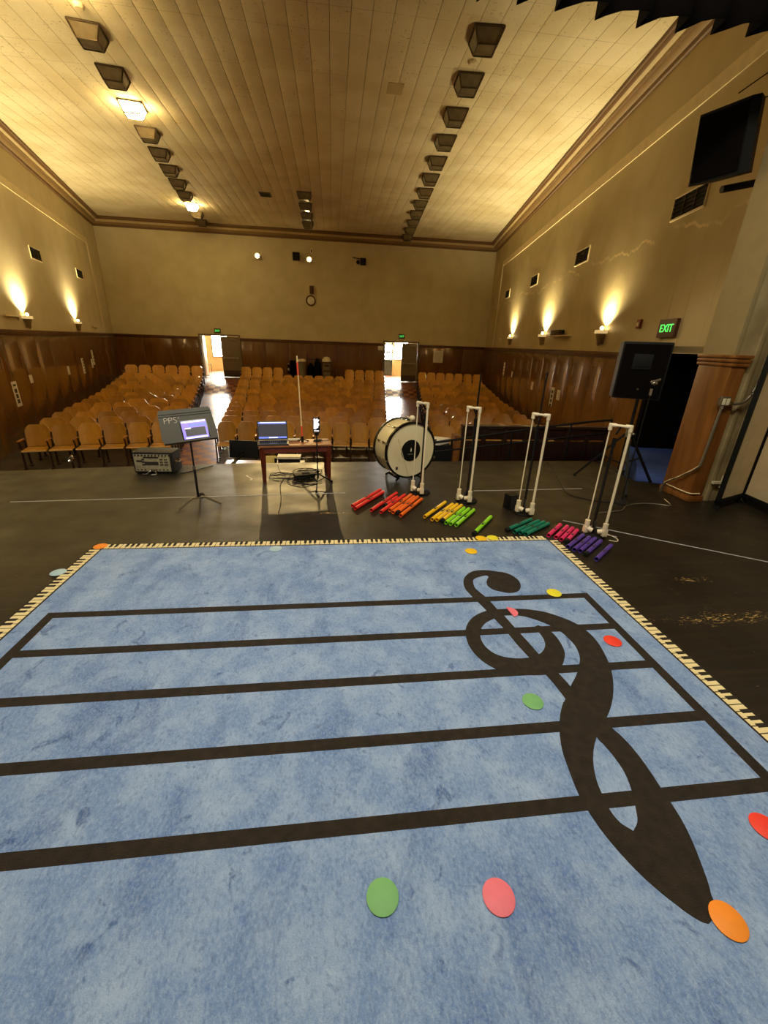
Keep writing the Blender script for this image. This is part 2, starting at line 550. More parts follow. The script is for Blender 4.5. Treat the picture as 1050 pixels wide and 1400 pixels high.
    def prism(s, p2, z0, z1, mi=0):
        """closed outline (x, y) between two heights"""
        lo = [s.bm.verts.new((x, y, z0)) for x, y in p2]
        hi = [s.bm.verts.new((x, y, z1)) for x, y in p2]
        n = len(p2)
        fs = [s.bm.faces.new(lo), s.bm.faces.new(hi)]
        for k in range(n):
            fs.append(s.bm.faces.new((lo[k], lo[(k + 1) % n], hi[(k + 1) % n], hi[k])))
        s._mi(fs, mi, False)
        return s

    def extrude_path(s, prof, a, b, mis=None):
        """open profile [(out, z)] swept straight from a to b; out is measured along side vector of the run"""
        a, b = Vector(a), Vector(b)
        d = (b - a).normalized()
        side = Vector((-d.y, d.x, 0))
        ra = [s.bm.verts.new(a + side * o + Vector((0, 0, z))) for o, z in prof]
        rb = [s.bm.verts.new(b + side * o + Vector((0, 0, z))) for o, z in prof]
        for k in range(len(prof) - 1):
            f = s.bm.faces.new((ra[k], ra[k + 1], rb[k + 1], rb[k]))
            f.material_index = mis[k] if mis else 0
        return s

    def build(s, name, mats, parent=None, loc=None, rz=None):
        if not isinstance(mats, (list, tuple)):
            mats = [mats]
        bmesh.ops.recalc_face_normals(s.bm, faces=s.bm.faces)
        me = bpy.data.meshes.new(name)
        s.bm.to_mesh(me)
        s.bm.free()
        for m in mats:
            me.materials.append(m)
        try:
            me.set_sharp_from_angle(angle=math.radians(38))
        except Exception:
            pass
        o = bpy.data.objects.new(name, me)
        COL.objects.link(o)
        if parent is not None:
            o.parent = parent
        if loc is not None:
            o.location = loc
        if rz is not None:
            o.rotation_euler = (0, 0, rz)
        return o


def tag(o, label, cat, group=None):
    o['label'] = label
    o['category'] = cat
    if group:
        o['group'] = group
    return o


def thing(name, label, cat, loc=(0, 0, 0), rz=0.0, group=None):
    o = bpy.data.objects.new(name, None)
    COL.objects.link(o)
    o.location = loc
    o.rotation_euler = (0, 0, rz)
    return tag(o, label, cat, group)


def struct(o):
    o['kind'] = 'structure'
    return o


def copy_tree(o, parent=None):
    c = o.copy()
    COL.objects.link(c)
    if parent is not None:
        c.parent = parent
    for ch in list(o.children):
        copy_tree(ch, c)
    return c


def text_obj(body, name, size, m, parent, loc, rot, align='CENTER'):
    cu = bpy.data.curves.new(name, 'FONT')
    cu.body = body
    cu.size = size
    cu.extrude = 0.004
    cu.align_x = align
    cu.align_y = 'CENTER'
    tmp = bpy.data.objects.new(name + '_curve', cu)
    COL.objects.link(tmp)
    me = bpy.data.meshes.new_from_object(tmp.evaluated_get(bpy.context.evaluated_depsgraph_get()))
    me.materials.clear()
    me.materials.append(m)
    bpy.data.objects.remove(tmp)
    o = bpy.data.objects.new(name, me)
    COL.objects.link(o)
    o.parent = parent
    o.location = loc
    o.rotation_euler = rot
    return o


ORD = ['zeroth', 'first', 'second', 'third', 'fourth', 'fifth', 'sixth', 'seventh', 'eighth', 'ninth', 'tenth', 'eleventh',
       'twelfth', 'thirteenth', 'fourteenth', 'fifteenth']
NUM = ['zero', 'one', 'two', 'three', 'four', 'five', 'six', 'seven', 'eight', 'nine', 'ten', 'eleven', 'twelve', 'thirteen',
       'fourteen', 'fifteen']

# ------------------------------------------------------------------ the hall
AR, AL = math.radians(9.6), math.radians(13.5)
YB = 24.5                                   # back wall


def xr(y):
    return 8.64 - (YB - y) * math.tan(AR)


def xl(y):
    return -11.17 + (YB - y) * math.tan(AL)


ZC = 6.7
RZR = PI / 2 - AR                           # right wall runs front to back, local Y points into the room
RZL = -PI / 2 + AL                          # left wall runs back to front
R_O = (xr(4.75), 4.75, 0)
L_O = (xl(YB), YB, 0)
B_O = (xr(YB), YB, 0)


def tr(y):
    return (y - 4.75) / math.cos(AR)


def tl(y):
    return (YB - y) / math.cos(AL)


def tb(x):
    return xr(YB) - x


def on_r(y, out, z):
    return (xr(y) - out * math.cos(AR), y + out * math.sin(AR), z)


def on_l(y, out, z):
    return (xl(y) + out * math.cos(AL), y + out * math.sin(AL), z)


def wall_body(name, segs, m, loc, rz):
    """segs: (t0, t1, z0, z1) boxes behind the wall plane"""
    b = MB()
    for t0, t1, z0, z1 in segs:
        b.box(((t0 + t1) / 2, -0.15, (z0 + z1) / 2), (t1 - t0, 0.3, z1 - z0))
    return struct(b.build(name, m, None, loc, rz))


def panels(parent, spans, z0, z1, w=1.22):
    base = {}
    for t0, t1 in spans:
        n = max(1, round((t1 - t0) / w))
        ww = (t1 - t0) / n
        for k in range(n):
            key = round(ww, 3)
            if key not in base:
                b = MB()
                b.box((0, 0.011, (z0 + z1) / 2), (ww - 0.008, 0.022, z1 - z0), bev=0.003)
                o = b.build('wainscot_panel', M['wainscot'], parent)
                base[key] = o
            else:
                o = base[key].copy()
                COL.objects.link(o)
                o.parent = parent
            o.location = (t0 + (k + 0.5) * ww, 0, 0)


def cap(parent, spans):
    for t0, t1 in spans:
        b = MB()
        b.box(((t0 + t1) / 2, 0.03, 1.645), (t1 - t0, 0.06, 0.09), bev=0.012)
        b.box(((t0 + t1) / 2, 0.022, 1.575), (t1 - t0, 0.044, 0.05), bev=0.01)
        b.build('wainscot_cap', M['wainscot_cap'], parent)


LR, LL, LB = tr(YB), tl(4.9), tb(xl(YB))
D0, D1 = tr(5.95), tr(7.3)                  # exit doorway by the stage
wall_right = wall_body('wall_right', [(0, D0, -1.3, ZC + .1), (D1, LR + .1, -1.3, ZC + .1), (D0, D1, 1.70, ZC + .1)], M['stained_wall'], R_O, RZR)
panels(wall_right, [(D1 + .02, LR)], -1.15, 1.56)
panels(wall_right, [(0, D0 - .02)], 0.0, 1.56)
cap(wall_right, [(D1, LR)])
wall_left = wall_body('wall_left', [(-.1, LL, -1.3, ZC + .1)], M['wall'], L_O, RZL)
panels(wall_left, [(0, LL)], -1.15, 1.52)
cap(wall_left, [(0, LL)])
DL = (tb(-4.97), tb(-6.90))
DR = (tb(4.70), tb(2.85))
ZD = -0.33
segs = [(-.1, DR[0], -1.3, ZC + .1), (DR[1], DL[0], -1.3, ZC + .1), (DL[1], LB + .1, -1.3, ZC + .1),
        (DR[0], DR[1], 1.77, ZC + .1), (DL[0], DL[1], 1.77, ZC + .1)]
wall_back = wall_body('wall_back', segs, M['wall'], B_O, PI)
sp = [(0, DR[0] - .08), (DR[1] + .08, DL[0] - .08), (DL[1] + .08, LB)]
panels(wall_back, sp, ZD, 1.56)
cap(wall_back, sp)

# picture frame mouldings on the side walls
b = MB()
b.box((tr(22.3) / 2, 0.011, 5.45), (tr(22.3), 0.022, 0.21))
b.box((tr(22.3) - .07, 0.025, (1.70 + 5.45) / 2), (0.2, 0.022, 3.74))
struct(b.build('trim_1', M['trim_paint'], None, R_O, RZR))
b = MB()
b.box(((tl(22.7) + LL) / 2, 0.011, 5.42), (LL - tl(22.7), 0.022, 0.21))
b.box((tl(22.7) + .07, 0.025, (1.70 + 5.42) / 2), (0.2, 0.022, 3.72))
struct(b.build('trim_2', M['trim_paint'], None, L_O, RZL))

# stepped cornice on three walls
PROF = [(0.0, 6.34), (0.05, 6.35), (0.06, 6.42), (0.13, 6.45), (0.16, 6.50), (0.20, 6.50), (0.20, 6.56), (0.28, 6.58), (0.33, 6.63), (0.37, 6.63), (0.37, 6.70)]
MIS = [0, 0, 2, 2, 0, 1, 1, 0, 0, 0]
CM = [M['cornice_dark'], M['cornice_light'], M['cornice_mid']]
for i, (a, c) in enumerate((((xr(4.8), 4.8, 0), (xr(YB), YB, 0)), ((xr(YB), YB, 0), (xl(YB), YB, 0)), ((xl(YB), YB, 0), (xl(4.8), 4.8, 0)))):
    b = MB()
    b.extrude_path(PROF, a, c, MIS)
    struct(b.build('trim_%d' % (i + 3), CM))

# ceiling of long acoustic strips with recessed joints
b = MB()
b.prism([(xr(4.8), 4.8), (xr(YB), YB), (xl(YB), YB), (xl(4.8), 4.8)], ZC + .035, ZC + .14)
ceiling = struct(b.build('ceiling', M['ceiling_joint']))
PW = 0.355
x = -11.0
while x < 8.6:
    x0, x1 = x + .0035, x + PW - .0035
    ys = 4.8
    if x1 > xr(4.8):
        ys = YB - (8.64 - x0) / math.tan(AR) - .2
    if x0 < xl(4.8):
        ys = YB - (x1 + 11.17) / math.tan(AL) - .2
    ys = max(4.8, ys)
    if YB - ys > .4:
        b = MB()
        b.box(((x0 + x1) / 2, (ys + YB) / 2, ZC + .02), (x1 - x0, YB - ys, .04), bev=0.006)
        b.build('ceiling_plank', M['ceiling'], ceiling)
    x += PW

# ------------------------------------------------------------------ floors
FAN = (-0.6, -13.2)


def interp(v, pts):
    for (a, za), (c, zc) in zip(pts, pts[1:]):
        if v <= c:
            return za + (zc - za) * max(0, (v - a)) / (c - a)
    return pts[-1][1]


def zfloor(x, y):
    r = math.hypot(x - FAN[0], y - FAN[1])
    return interp(r, [(0, -1.17), (29.9, -1.15), (35.1, -0.87), (36.1, -0.54), (37.7, ZD), (80, ZD)])


def aisle_x(y):
    k = min(y, 22.5)
    e = [-3.80 - (k - 10.07) * .208, -2.86 - (k - 10.2) * .147, 1.38 + (k - 10.24) * .108, 2.46 + (k - 10.1) * .157]
    return e


b = MB()
rows = [5.0, 6.5, 8.2] + [8.2 + .4 * i for i in range(1, 41)] + [YB + .35]
vr = []
for y in rows:
    e = aisle_x(y)
    xs = [xl(y) - .02, (xl(y) + e[0]) / 2, e[0], e[1], (e[1] + e[2]) / 2, e[2], e[3], (e[3] + xr(y)) / 2, xr(y) + .02]
    vr.append([b.bm.verts.new((x, y, zfloor(x, min(y, YB)))) for x in xs])
for j in range(len(rows) - 1):
    for i in range(8):
        f = b.bm.faces.new((vr[j][i], vr[j][i + 1], vr[j + 1][i + 1], vr[j + 1][i]))
        ai = i in (2, 5) and rows[j] >= 8.1 or rows[j] > 23.4
        f.material_index = 1 if ai else 0
        f.smooth = True
struct(b.build('floor', [M['concrete'], M['aisle']]))

# stage platform with a gently curved apron edge
EDGE = [(-7.0, 5.0), (-5.6, 5.36), (-4.24, 5.62), (-2.7, 5.86), (-1.24, 6.02), (0.8, 6.14), (2.86, 6.2), (4.25, 6.22), (4.25, 5.15), (4.8, 4.9), (7.5, 4.9)]
b = MB()
b.prism([(-7.0, -2.5)] + EDGE + [(7.5, -2.5)], -0.12, 0.0)
floor_stage = struct(b.build('floor_stage', M['stage']))
b = MB()
for (ax, ay), (cx, cy) in zip(EDGE[:7], EDGE[1:8]):
    b.bar((ax, ay - .1, -.64), (cx, cy - .1, -.64), 0.06, 1.06)
b.build('apron_front', M['apron_front'], floor_stage)
# blue carpeted landing at the exit doorway
b = MB()
b.prism([(4.27, 5.17), (4.8, 4.93), (8.2, 4.93), (8.2, 8.4), (6.1, 8.0), (5.9, 7.62), (4.9, 6.0)], -1.2, 0.004)
struct(b.build('floor_landing', M['blue_carpet']))
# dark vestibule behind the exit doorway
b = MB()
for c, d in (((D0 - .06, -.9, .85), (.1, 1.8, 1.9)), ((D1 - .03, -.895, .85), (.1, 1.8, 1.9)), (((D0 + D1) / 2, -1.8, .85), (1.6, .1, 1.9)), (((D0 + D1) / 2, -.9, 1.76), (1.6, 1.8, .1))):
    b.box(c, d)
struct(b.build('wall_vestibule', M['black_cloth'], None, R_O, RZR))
# access ramp in front of the apron, up to the landing
b = MB()
lo = [(-0.6, -1.0), (5.0, -.22)]
v = [b.bm.verts.new(p) for p in ((-.6, 6.36, -1.0), (5.0, 6.36, -.2), (5.0, 7.0, -.2), (-.6, 7.0, -1.0), (-.6, 6.36, -1.16), (5.0, 6.36, -1.16), (5.0, 7.0, -1.16), (-.6, 7.0, -1.16))]
for q in ((0, 1, 2, 3), (4, 5, 6, 7), (0, 1, 5, 4), (1, 2, 6, 5), (2, 3, 7, 6), (3, 0, 4, 7)):
    b.bm.faces.new([v[k] for k in q])
struct(b.build('floor_ramp', M['concrete']))

# proscenium: right pier, plain left pier and header
b = MB()
b.box((5.075, 4.55, 3.5), (1.36, .4, 7.2))
b.box((6.4, 4.6, 3.5), (1.6, .3, 7.2))
wall_pro = struct(b.build('wall_proscenium', M['proscenium']))
b = MB()
q = MB()
q.box((4.365, 4.55, 4.2), (.06, .42, 5.1), bev=.012)
q.build('pier_face', M['pier_paint'], wall_pro)
b.box((4.615, 4.36, 3.5), (.05, .06, 7.0), bev=.012)
b.box((4.855, 4.355, 3.5), (.22, .03, 7.0), bev=.01)
b.build('pier_strip', M['proscenium'], wall_pro)
b = MB()
b.box((4.43, 4.545, .80), (.19, .46, 1.60), bev=.045)
b.build('pier_cladding', M['pilaster_wood'], wall_pro)
b = MB()
for k in range(3):
    b.box((4.43, 4.545, 1.60 + k * .042), (.215 + .010 * k, .49 + .010 * k, .036), bev=.014)
b.build('pier_cap', M['pilaster_wood'], wall_pro)
b = MB()
b.box((4.425, 4.54, .04), (.21, .49, .08), bev=.03)
b.tube([(4.325, 4.72, .11), (4.317, 4.5, .11), (4.325, 4.34, .11), (4.355, 4.305, .11), (4.455, 4.30, .11)], .008, mi=1)
b.build('pier_base', [M['pilaster_wood'], M['trim_paint']], wall_pro)
b = MB()
b.box((-5.9, 4.55, 3.5), (1.9, .4, 7.2))
struct(b.build('wall_proscenium_far', M['proscenium']))
b = MB()
b.box((-.3, 4.58, 5.95), (9.4, .3, 2.3))
struct(b.build('wall_proscenium_header', M['proscenium']))

# lobby beyond the back doors
b = MB()
b.box((-1.5, 27.2, ZD - .06), (17.0, 4.9, .1))
struct(b.build('floor_lobby', M['aisle']))
b = MB()
b.box((-1.5, 29.75, 1.1), (17, .2, 3.2))
b.box((-10.0, 27.2, 1.1), (.2, 5, 3.2))
b.box((7.0, 27.2, 1.1), (.2, 5, 3.2))
b.box((-1.5, 27.2, 2.75), (17, 5.2, .1))
struct(b.build('wall_lobby', M['lobby_wall']))


def window(n, x0, x1, z0, z1):
    b = MB()
    for c, d in ((((x0 + x1) / 2, 29.62, z0 - .03), (x1 - x0 + .12, .08, .06)), (((x0 + x1) / 2, 29.62, z1 + .03), (x1 - x0 + .12, .08, .06)),
                 ((x0 - .03, 29.62, (z0 + z1) / 2), (.06, .08, z1 - z0)), ((x1 + .03, 29.62, (z0 + z1) / 2), (.06, .08, z1 - z0))):
        b.box(c, d)
    w = struct(b.build('window_%d' % n, M['lobby_dark']))
    b = MB()
    b.box(((x0 + x1) / 2, 29.61, (z0 + z1) / 2), (x1 - x0, .02, z1 - z0))
    b.build('pane', M['window_light'], w)
    return w


window(1, -7.66, -6.75, .56, 2.3)
window(2, 4.14, 5.0, .74, 2.3)
# glazed lobby door beyond the second doorway
b = MB()
b.box((3.66, 29.55, .15), (.66, .08, .96))
for z in (.66, 1.15, 1.66, 2.1):
    b.box((3.66, 29.55, z), (.66, .08, .09))
for xx in (3.36, 3.96):
    b.box((xx, 29.55, 1.2), (.07, .08, 2.0))
d3 = struct(b.build('door_3', M['lobby_dark']))
for z0, z1 in ((.70, 1.11), (1.19, 1.62)):
    b = MB()
    b.box((3.66, 29.56, (z0 + z1) / 2), (.55, .02, z1 - z0))
    b.build('pane', M['window_light'], d3)


# double doors: one leaf shut, one leaf swung into the lobby
def double_door(n, x0, x1):
    b = MB()
    for xx in (x0 - .04, x1 + .04):
        b.box((xx, YB - .02, (ZD + 1.77) / 2), (.09, .16, 1.77 - ZD + .08), bev=.008)
    b.box(((x0 + x1) / 2, YB - .02, 1.79), (x1 - x0 + .17, .16, .09), bev=.008)
    b.box(((x0 + x1) / 2, YB - .05, ZD + .012), (x1 - x0, .24, .024), mi=1)
    d = struct(b.build('door_%d' % n, [M['door_grey'], M['steel']]))
    xm = (x0 + x1) / 2 + .04
    w = x1 - xm - .01
    b = MB()
    b.box((w / 2, 0, 1.02), (w, .045, 2.03), bev=.006)
    lf = b.build('leaf', M['door_grey'], d, (xm, YB - .06, ZD + .03))
    b = MB()
    b.box((w / 2, -.028, .18), (w - .06, .008, .34), bev=.002)
    b.build('kick_plate', M['door_dark'], lf)
    b = MB()
    b.box((w / 2, -.06, .98), (w - .1, .05, .07), bev=.012)
    b.box((.1, -.03, .98), (.08, .04, .12), bev=.008)
    b.box((w - .1, -.03, .98), (.08, .04, .12), bev=.008)
    b.build('push_bar', M['steel'], lf)
    b = MB()
    b.box((w - .25, -.05, 1.92), (.3, .06, .07), bev=.008)
    b.build('door_closer', M['steel'], lf)
    b = MB()
    b.box((w / 2, -.026, .015), (w - .04, .006, .03))
    b.build('threshold_sweep', M['chrome'], lf)
    b = MB()
    b.box((w / 2, 0, 1.02), (w, .045, 2.03), bev=.006)
    b.build('leaf', M['cream_plastic'], d, (x0 + .03, YB + .05, ZD + .03), math.radians(97))
    return d


double_door(1, -6.90, -4.97)
double_door(2, 2.85, 4.70)

# ------------------------------------------------------------------ music rug
rug = thing('music_rug', 'large blue rug with dark music staff, treble clef and piano key border', 'rug', (0.035, 1.75, 0))
RX0, RX1, RY0, RY1 = -2.03, 2.105, 0.10, 3.43          # outer edges, world
BW = 0.085


def rl(p):
    return (p[0] - .035, p[1] - 1.75)


b = MB()
b.box((0, 0, .004), (RX1 - RX0 - 2 * BW, RY1 - RY0 - 2 * BW, .008), bev=.001)
b.build('pile_field', M['rug'], rug)
b = MB()
hx, hy = (RX1 - RX0) / 2, (RY1 - RY0) / 2
for c, d in (((0, hy - BW / 2, .0042), (2 * hx, BW + .016, .0084)), ((0, -hy + BW / 2, .0042), (2 * hx, BW + .016, .0084)),
             ((hx - BW / 2, 0, .0042), (BW + .016, 2 * hy - 2 * BW - .02, .0084)), ((-hx + BW / 2, 0, .0042), (BW + .016, 2 * hy - 2 * BW - .02, .0084))):
    b.box(c, d)
b.build('border_band', M['key_black'], rug)


def key_side(length, place, shift):
    n = int(length / .0425)
    p = length / n
    kw = kb = None
    q = MB()
    place(q, 0, 0, p - .006, BW - .006, .0094)
    kw = q.build('white_key', M['key_white'], rug)
    q = MB()
    place(q, 0, 0, .024, .056, .0102)
    kb = q.build('black_key', M['key_black'], rug)
    for i in range(n):
        t = -length / 2 + (i + .5) * p
        for base, tt, oo, use in ((kw, t, BW / 2 + .001, True), (kb, t + p / 2, BW - .026, i % 7 not in (2, 6))):
            if not use:
                continue
            o = base
            if i:
                o = base.copy()
                COL.objects.link(o)
            o.location = shift(tt, oo)


for sx in (1, -1):
    key_side(2 * hy - .19, lambda q, t, o, wl, wo, z: q.box((0, 0, z / 2 + .002), (wo, wl, z - .004)), lambda t, o, sx=sx: (sx * (hx - BW + o), t, 0))
for sy in (1,):
    key_side(2 * hx - .19, lambda q, t, o, wl, wo, z: q.box((0, 0, z / 2 + .002), (wl, wo, z - .004)), lambda t, o, sy=sy: (t, sy * (hy - BW + o), 0))
for y in (2.405, 2.048, 1.698, 1.336, 0.985):
    b = MB()
    b.box((rl((.02, 0))[0], y - 1.75, .0055), (3.66, .058, .0075))
    b.build('staff_line', M['clef'], rug)
for x in (-1.805, 1.84):
    b = MB()
    b.box((x - .035, (2.434 + .956) / 2 - 1.75, .0054), (.058, 2.434 - .956, .0078))
    b.build('bar_line', M['clef'], rug)

BALL = [(1.158, 2.634), (1.212, 2.717), (1.288, 2.77), (1.347, 2.761), (1.397, 2.712), (1.418, 2.63), (1.398, 2.548), (1.35, 2.489), (1.284, 2.471), (1.227, 2.49), (1.174, 2.52), (1.148, 2.575)]
CURL = [((1.334, 2.762), (1.203, 2.692)), ((1.286, 2.783), (1.2, 2.713)), ((1.209, 2.806), (1.18, 2.724)), ((1.108, 2.796), (1.103, 2.698)), ((1.031, 2.738), (1.066, 2.668)), ((0.982, 2.656), (1.053, 2.64)), ((0.963, 2.558), (1.04, 2.563)), ((0.979, 2.457), (1.055, 2.496)), ((1.01, 2.345), (1.087, 2.406)), ((1.033, 2.255), (1.107, 2.293)), ((1.054, 2.167), (1.13, 2.198)), ((1.079, 2.056), (1.155, 2.05)), ((1.099, 1.919), (1.175, 1.944)), ((1.123, 1.808), (1.194, 1.827)), ((1.136, 1.725), (1.216, 1.726)), ((1.16, 1.653), (1.238, 1.653)), ((1.173, 1.568), (1.251, 1.571)), ((1.18, 1.494), (1.264, 1.526))]
LOOP = [((1.293, 1.336), (1.069, 1.345)), ((1.363, 1.399), (1.117, 1.42)), ((1.435, 1.479), (1.18, 1.494)), ((1.504, 1.577), (1.253, 1.573)), ((1.555, 1.673), (1.331, 1.65)), ((1.588, 1.766), (1.392, 1.726)), ((1.614, 1.881), (1.43, 1.785)), ((1.616, 1.976), (1.454, 1.863)), ((1.586, 2.08), (1.454, 1.94)), ((1.521, 2.157), (1.435, 2.019)), ((1.444, 2.218), (1.395, 2.085)), ((1.364, 2.252), (1.335, 2.142)), ((1.275, 2.272), (1.272, 2.185)), ((1.18, 2.278), (1.208, 2.202)), ((1.083, 2.277), (1.133, 2.205)), ((1.004, 2.257), (1.053, 2.18)), ((0.917, 2.207), (0.98, 2.14)), ((0.856, 2.14), (0.933, 2.091)), ((0.818, 2.066), (0.905, 2.035)), ((0.8, 1.971), (0.891, 1.977)), ((0.804, 1.889), (0.898, 1.908)), ((0.826, 1.816), (0.926, 1.855)), ((0.868, 1.753), (0.965, 1.824)), ((0.928, 1.703), (1.01, 1.808)), ((0.996, 1.679), (1.068, 1.799)), ((1.078, 1.666), (1.126, 1.803)), ((1.15, 1.664), (1.193, 1.824)), ((1.21, 1.674), (1.232, 1.85)), ((1.268, 1.709), (1.261, 1.884)), ((1.316, 1.759), (1.278, 1.914)), ((1.358, 1.826), (1.288, 1.952)), ((1.376, 1.899), (1.291, 1.991)), ((1.379, 1.977), (1.288, 2.019)), ((1.364, 2.036), (1.281, 2.042)), ((1.336, 2.072), (1.281, 2.058)), ((1.315, 2.089), (1.284, 2.074))]
BODY = [((1.157, 1.474), (1.407, 1.454)), ((1.101, 1.401), (1.342, 1.381)), ((1.049, 1.31), (1.218, 1.273)), ((1.011, 1.215), (1.155, 1.202)), ((0.992, 1.127), (1.113, 1.135)), ((0.979, 1.046), (1.085, 1.068)), ((0.976, 0.987), (1.074, 1.016)), ((0.98, 0.935), (1.066, 0.959)), ((0.991, 0.871), (1.077, 0.903)), ((1.009, 0.811), (1.109, 0.869))]
BAND = [((1.243, 1.389), (1.323, 1.383)), ((1.211, 1.268), (1.313, 1.316)), ((1.22, 1.223), (1.332, 1.257)), ((1.229, 1.16), (1.344, 1.186)), ((1.228, 1.087), (1.345, 1.095)), ((1.205, 1.008), (1.337, 0.996)), ((1.175, 0.945), (1.332, 0.922)), ((1.149, 0.9), (1.325, 0.876)), ((1.109, 0.869), (1.314, 0.833)), ((1.009, 0.811), (1.296, 0.78)), ((1.033, 0.753), (1.276, 0.73)), ((1.063, 0.699), (1.258, 0.689)), ((1.092, 0.659), (1.242, 0.661)), ((1.122, 0.623), (1.231, 0.64)), ((1.146, 0.6), (1.197, 0.611)), ((1.166, 0.592), (1.18, 0.599))]



def crom(pts, n=4):
    out = []
    for i in range(len(pts) - 1):
        p0, p1, p2, p3 = pts[max(i - 1, 0)], pts[i], pts[i + 1], pts[min(i + 2, len(pts) - 1)]
        for k in range(n):
            t = k / n
            out.append(tuple(.5 * (2 * p1[j] + (p2[j] - p0[j]) * t + (2 * p0[j] - 5 * p1[j] + 4 * p2[j] - p3[j]) * t * t + (-p0[j] + 3 * p1[j] - 3 * p2[j] + p3[j]) * t ** 3) for j in range(2)))
    out.append(tuple(pts[-1]))
    return out


cl = MB()


def strip(pairs, z):
    a = crom([rl(p[0]) for p in pairs])
    c = crom([rl(p[1]) for p in pairs])
    va = [cl.bm.verts.new((x, y, z)) for x, y in a]
    vc = [cl.bm.verts.new((x, y, z)) for x, y in c]
    la = [cl.bm.verts.new((x, y, .004)) for x, y in a]
    lc = [cl.bm.verts.new((x, y, .004)) for x, y in c]
    for i in range(len(a) - 1):
        for q in ((va[i], va[i + 1], vc[i + 1], vc[i]), (va[i], la[i], la[i + 1], va[i + 1]), (vc[i], lc[i], lc[i + 1], vc[i + 1])):
            cl.bm.faces.new(q)


strip(CURL, .0103)
strip(LOOP, .0101)
strip(BODY + [((1.033, .753), (1.15, .81)), ((1.063, .699), (1.18, .75)), ((1.092, .659), (1.2, .70)), ((1.122, .623), (1.21, .65)), ((1.150, .599), (1.205, .62)), ((1.170, .592), (1.19, .60))], .0099)
strip(BAND[:9] + [((a[0] + .045, a[1] + .02), c) for a, c in BAND[9:-2]] + BAND[-1:], .0097)
bl = crom([rl(p) for p in BALL + BALL[:1]])[:-1]
cl.prism(bl, .004, .0106)
cl.build('treble_clef', M['clef'], rug)

# ------------------------------------------------------------------ vinyl spots
SPOTS = [('green', .141, .762, .0125, 'round green vinyl spot on the rug nearest the camera, beside a pink one'),
         ('pink', .522, .724, .0125, 'round pink vinyl spot on the rug in front of the lowest staff line'),
         ('orange', 1.238, .592, .0125, 'round orange vinyl spot at the pointed tip of the treble clef'),
         ('red', 1.636, .832, .0125, 'round red vinyl spot on the rug beyond the tip of the clef'),
         ('green', .999, 1.489, .0125, 'round green vinyl spot lying in the staff beside the thick clef body'),
         ('red', 1.718, 1.902, .0125, 'round red vinyl spot beside the end bar line of the staff'),
         ('yellow', 1.614, 2.448, .0125, 'bright yellow vinyl spot touching the top staff line'),
         ('gold', 1.195, 3.134, .0125, 'golden yellow vinyl spot on the blue pile inside the far border'),
         ('gold', 1.372, 3.385, .0135, 'golden yellow vinyl spot lying on the far piano key border'),
         ('yellow', 1.488, 3.395, .0125, 'lemon yellow vinyl spot on the key border next to the golden one'),
         ('pale', -.51, 3.262, .0125, 'pale blue vinyl spot just inside the far key border'),
         ('pale', -2.066, 2.95, .012, 'pale blue vinyl spot half over the black floor beside the rug'),
         ('orange', -1.975, 3.375, .0125, 'orange vinyl spot covering the far corner of the key border')]
for c, x, y, z, lab in SPOTS:
    b = MB()
    b.lathe([(0, .0), (.051, .0), (.053, .001), (.051, .0022), (0, .0022)], 28)
    tag(b.build('floor_spot', M['spot_' + c], None, (x, y, z - .001)), lab, 'floor spot', 'vinyl spots scattered on the rug')
b = MB()
b.prism([(-.053, 0)] + [(.053 * math.cos(a), .053 * math.sin(a)) for a in [PI + k * PI / 14 for k in range(1, 14)]] + [(.053, 0)], 0, .003)
tag(b.build('floor_spot', M['spot_pink'], None, (1.184, 2.236, .0125), math.radians(97)),
    'pink vinyl spot folded in half on the stem of the treble clef', 'floor spot', 'vinyl spots scattered on the rug')

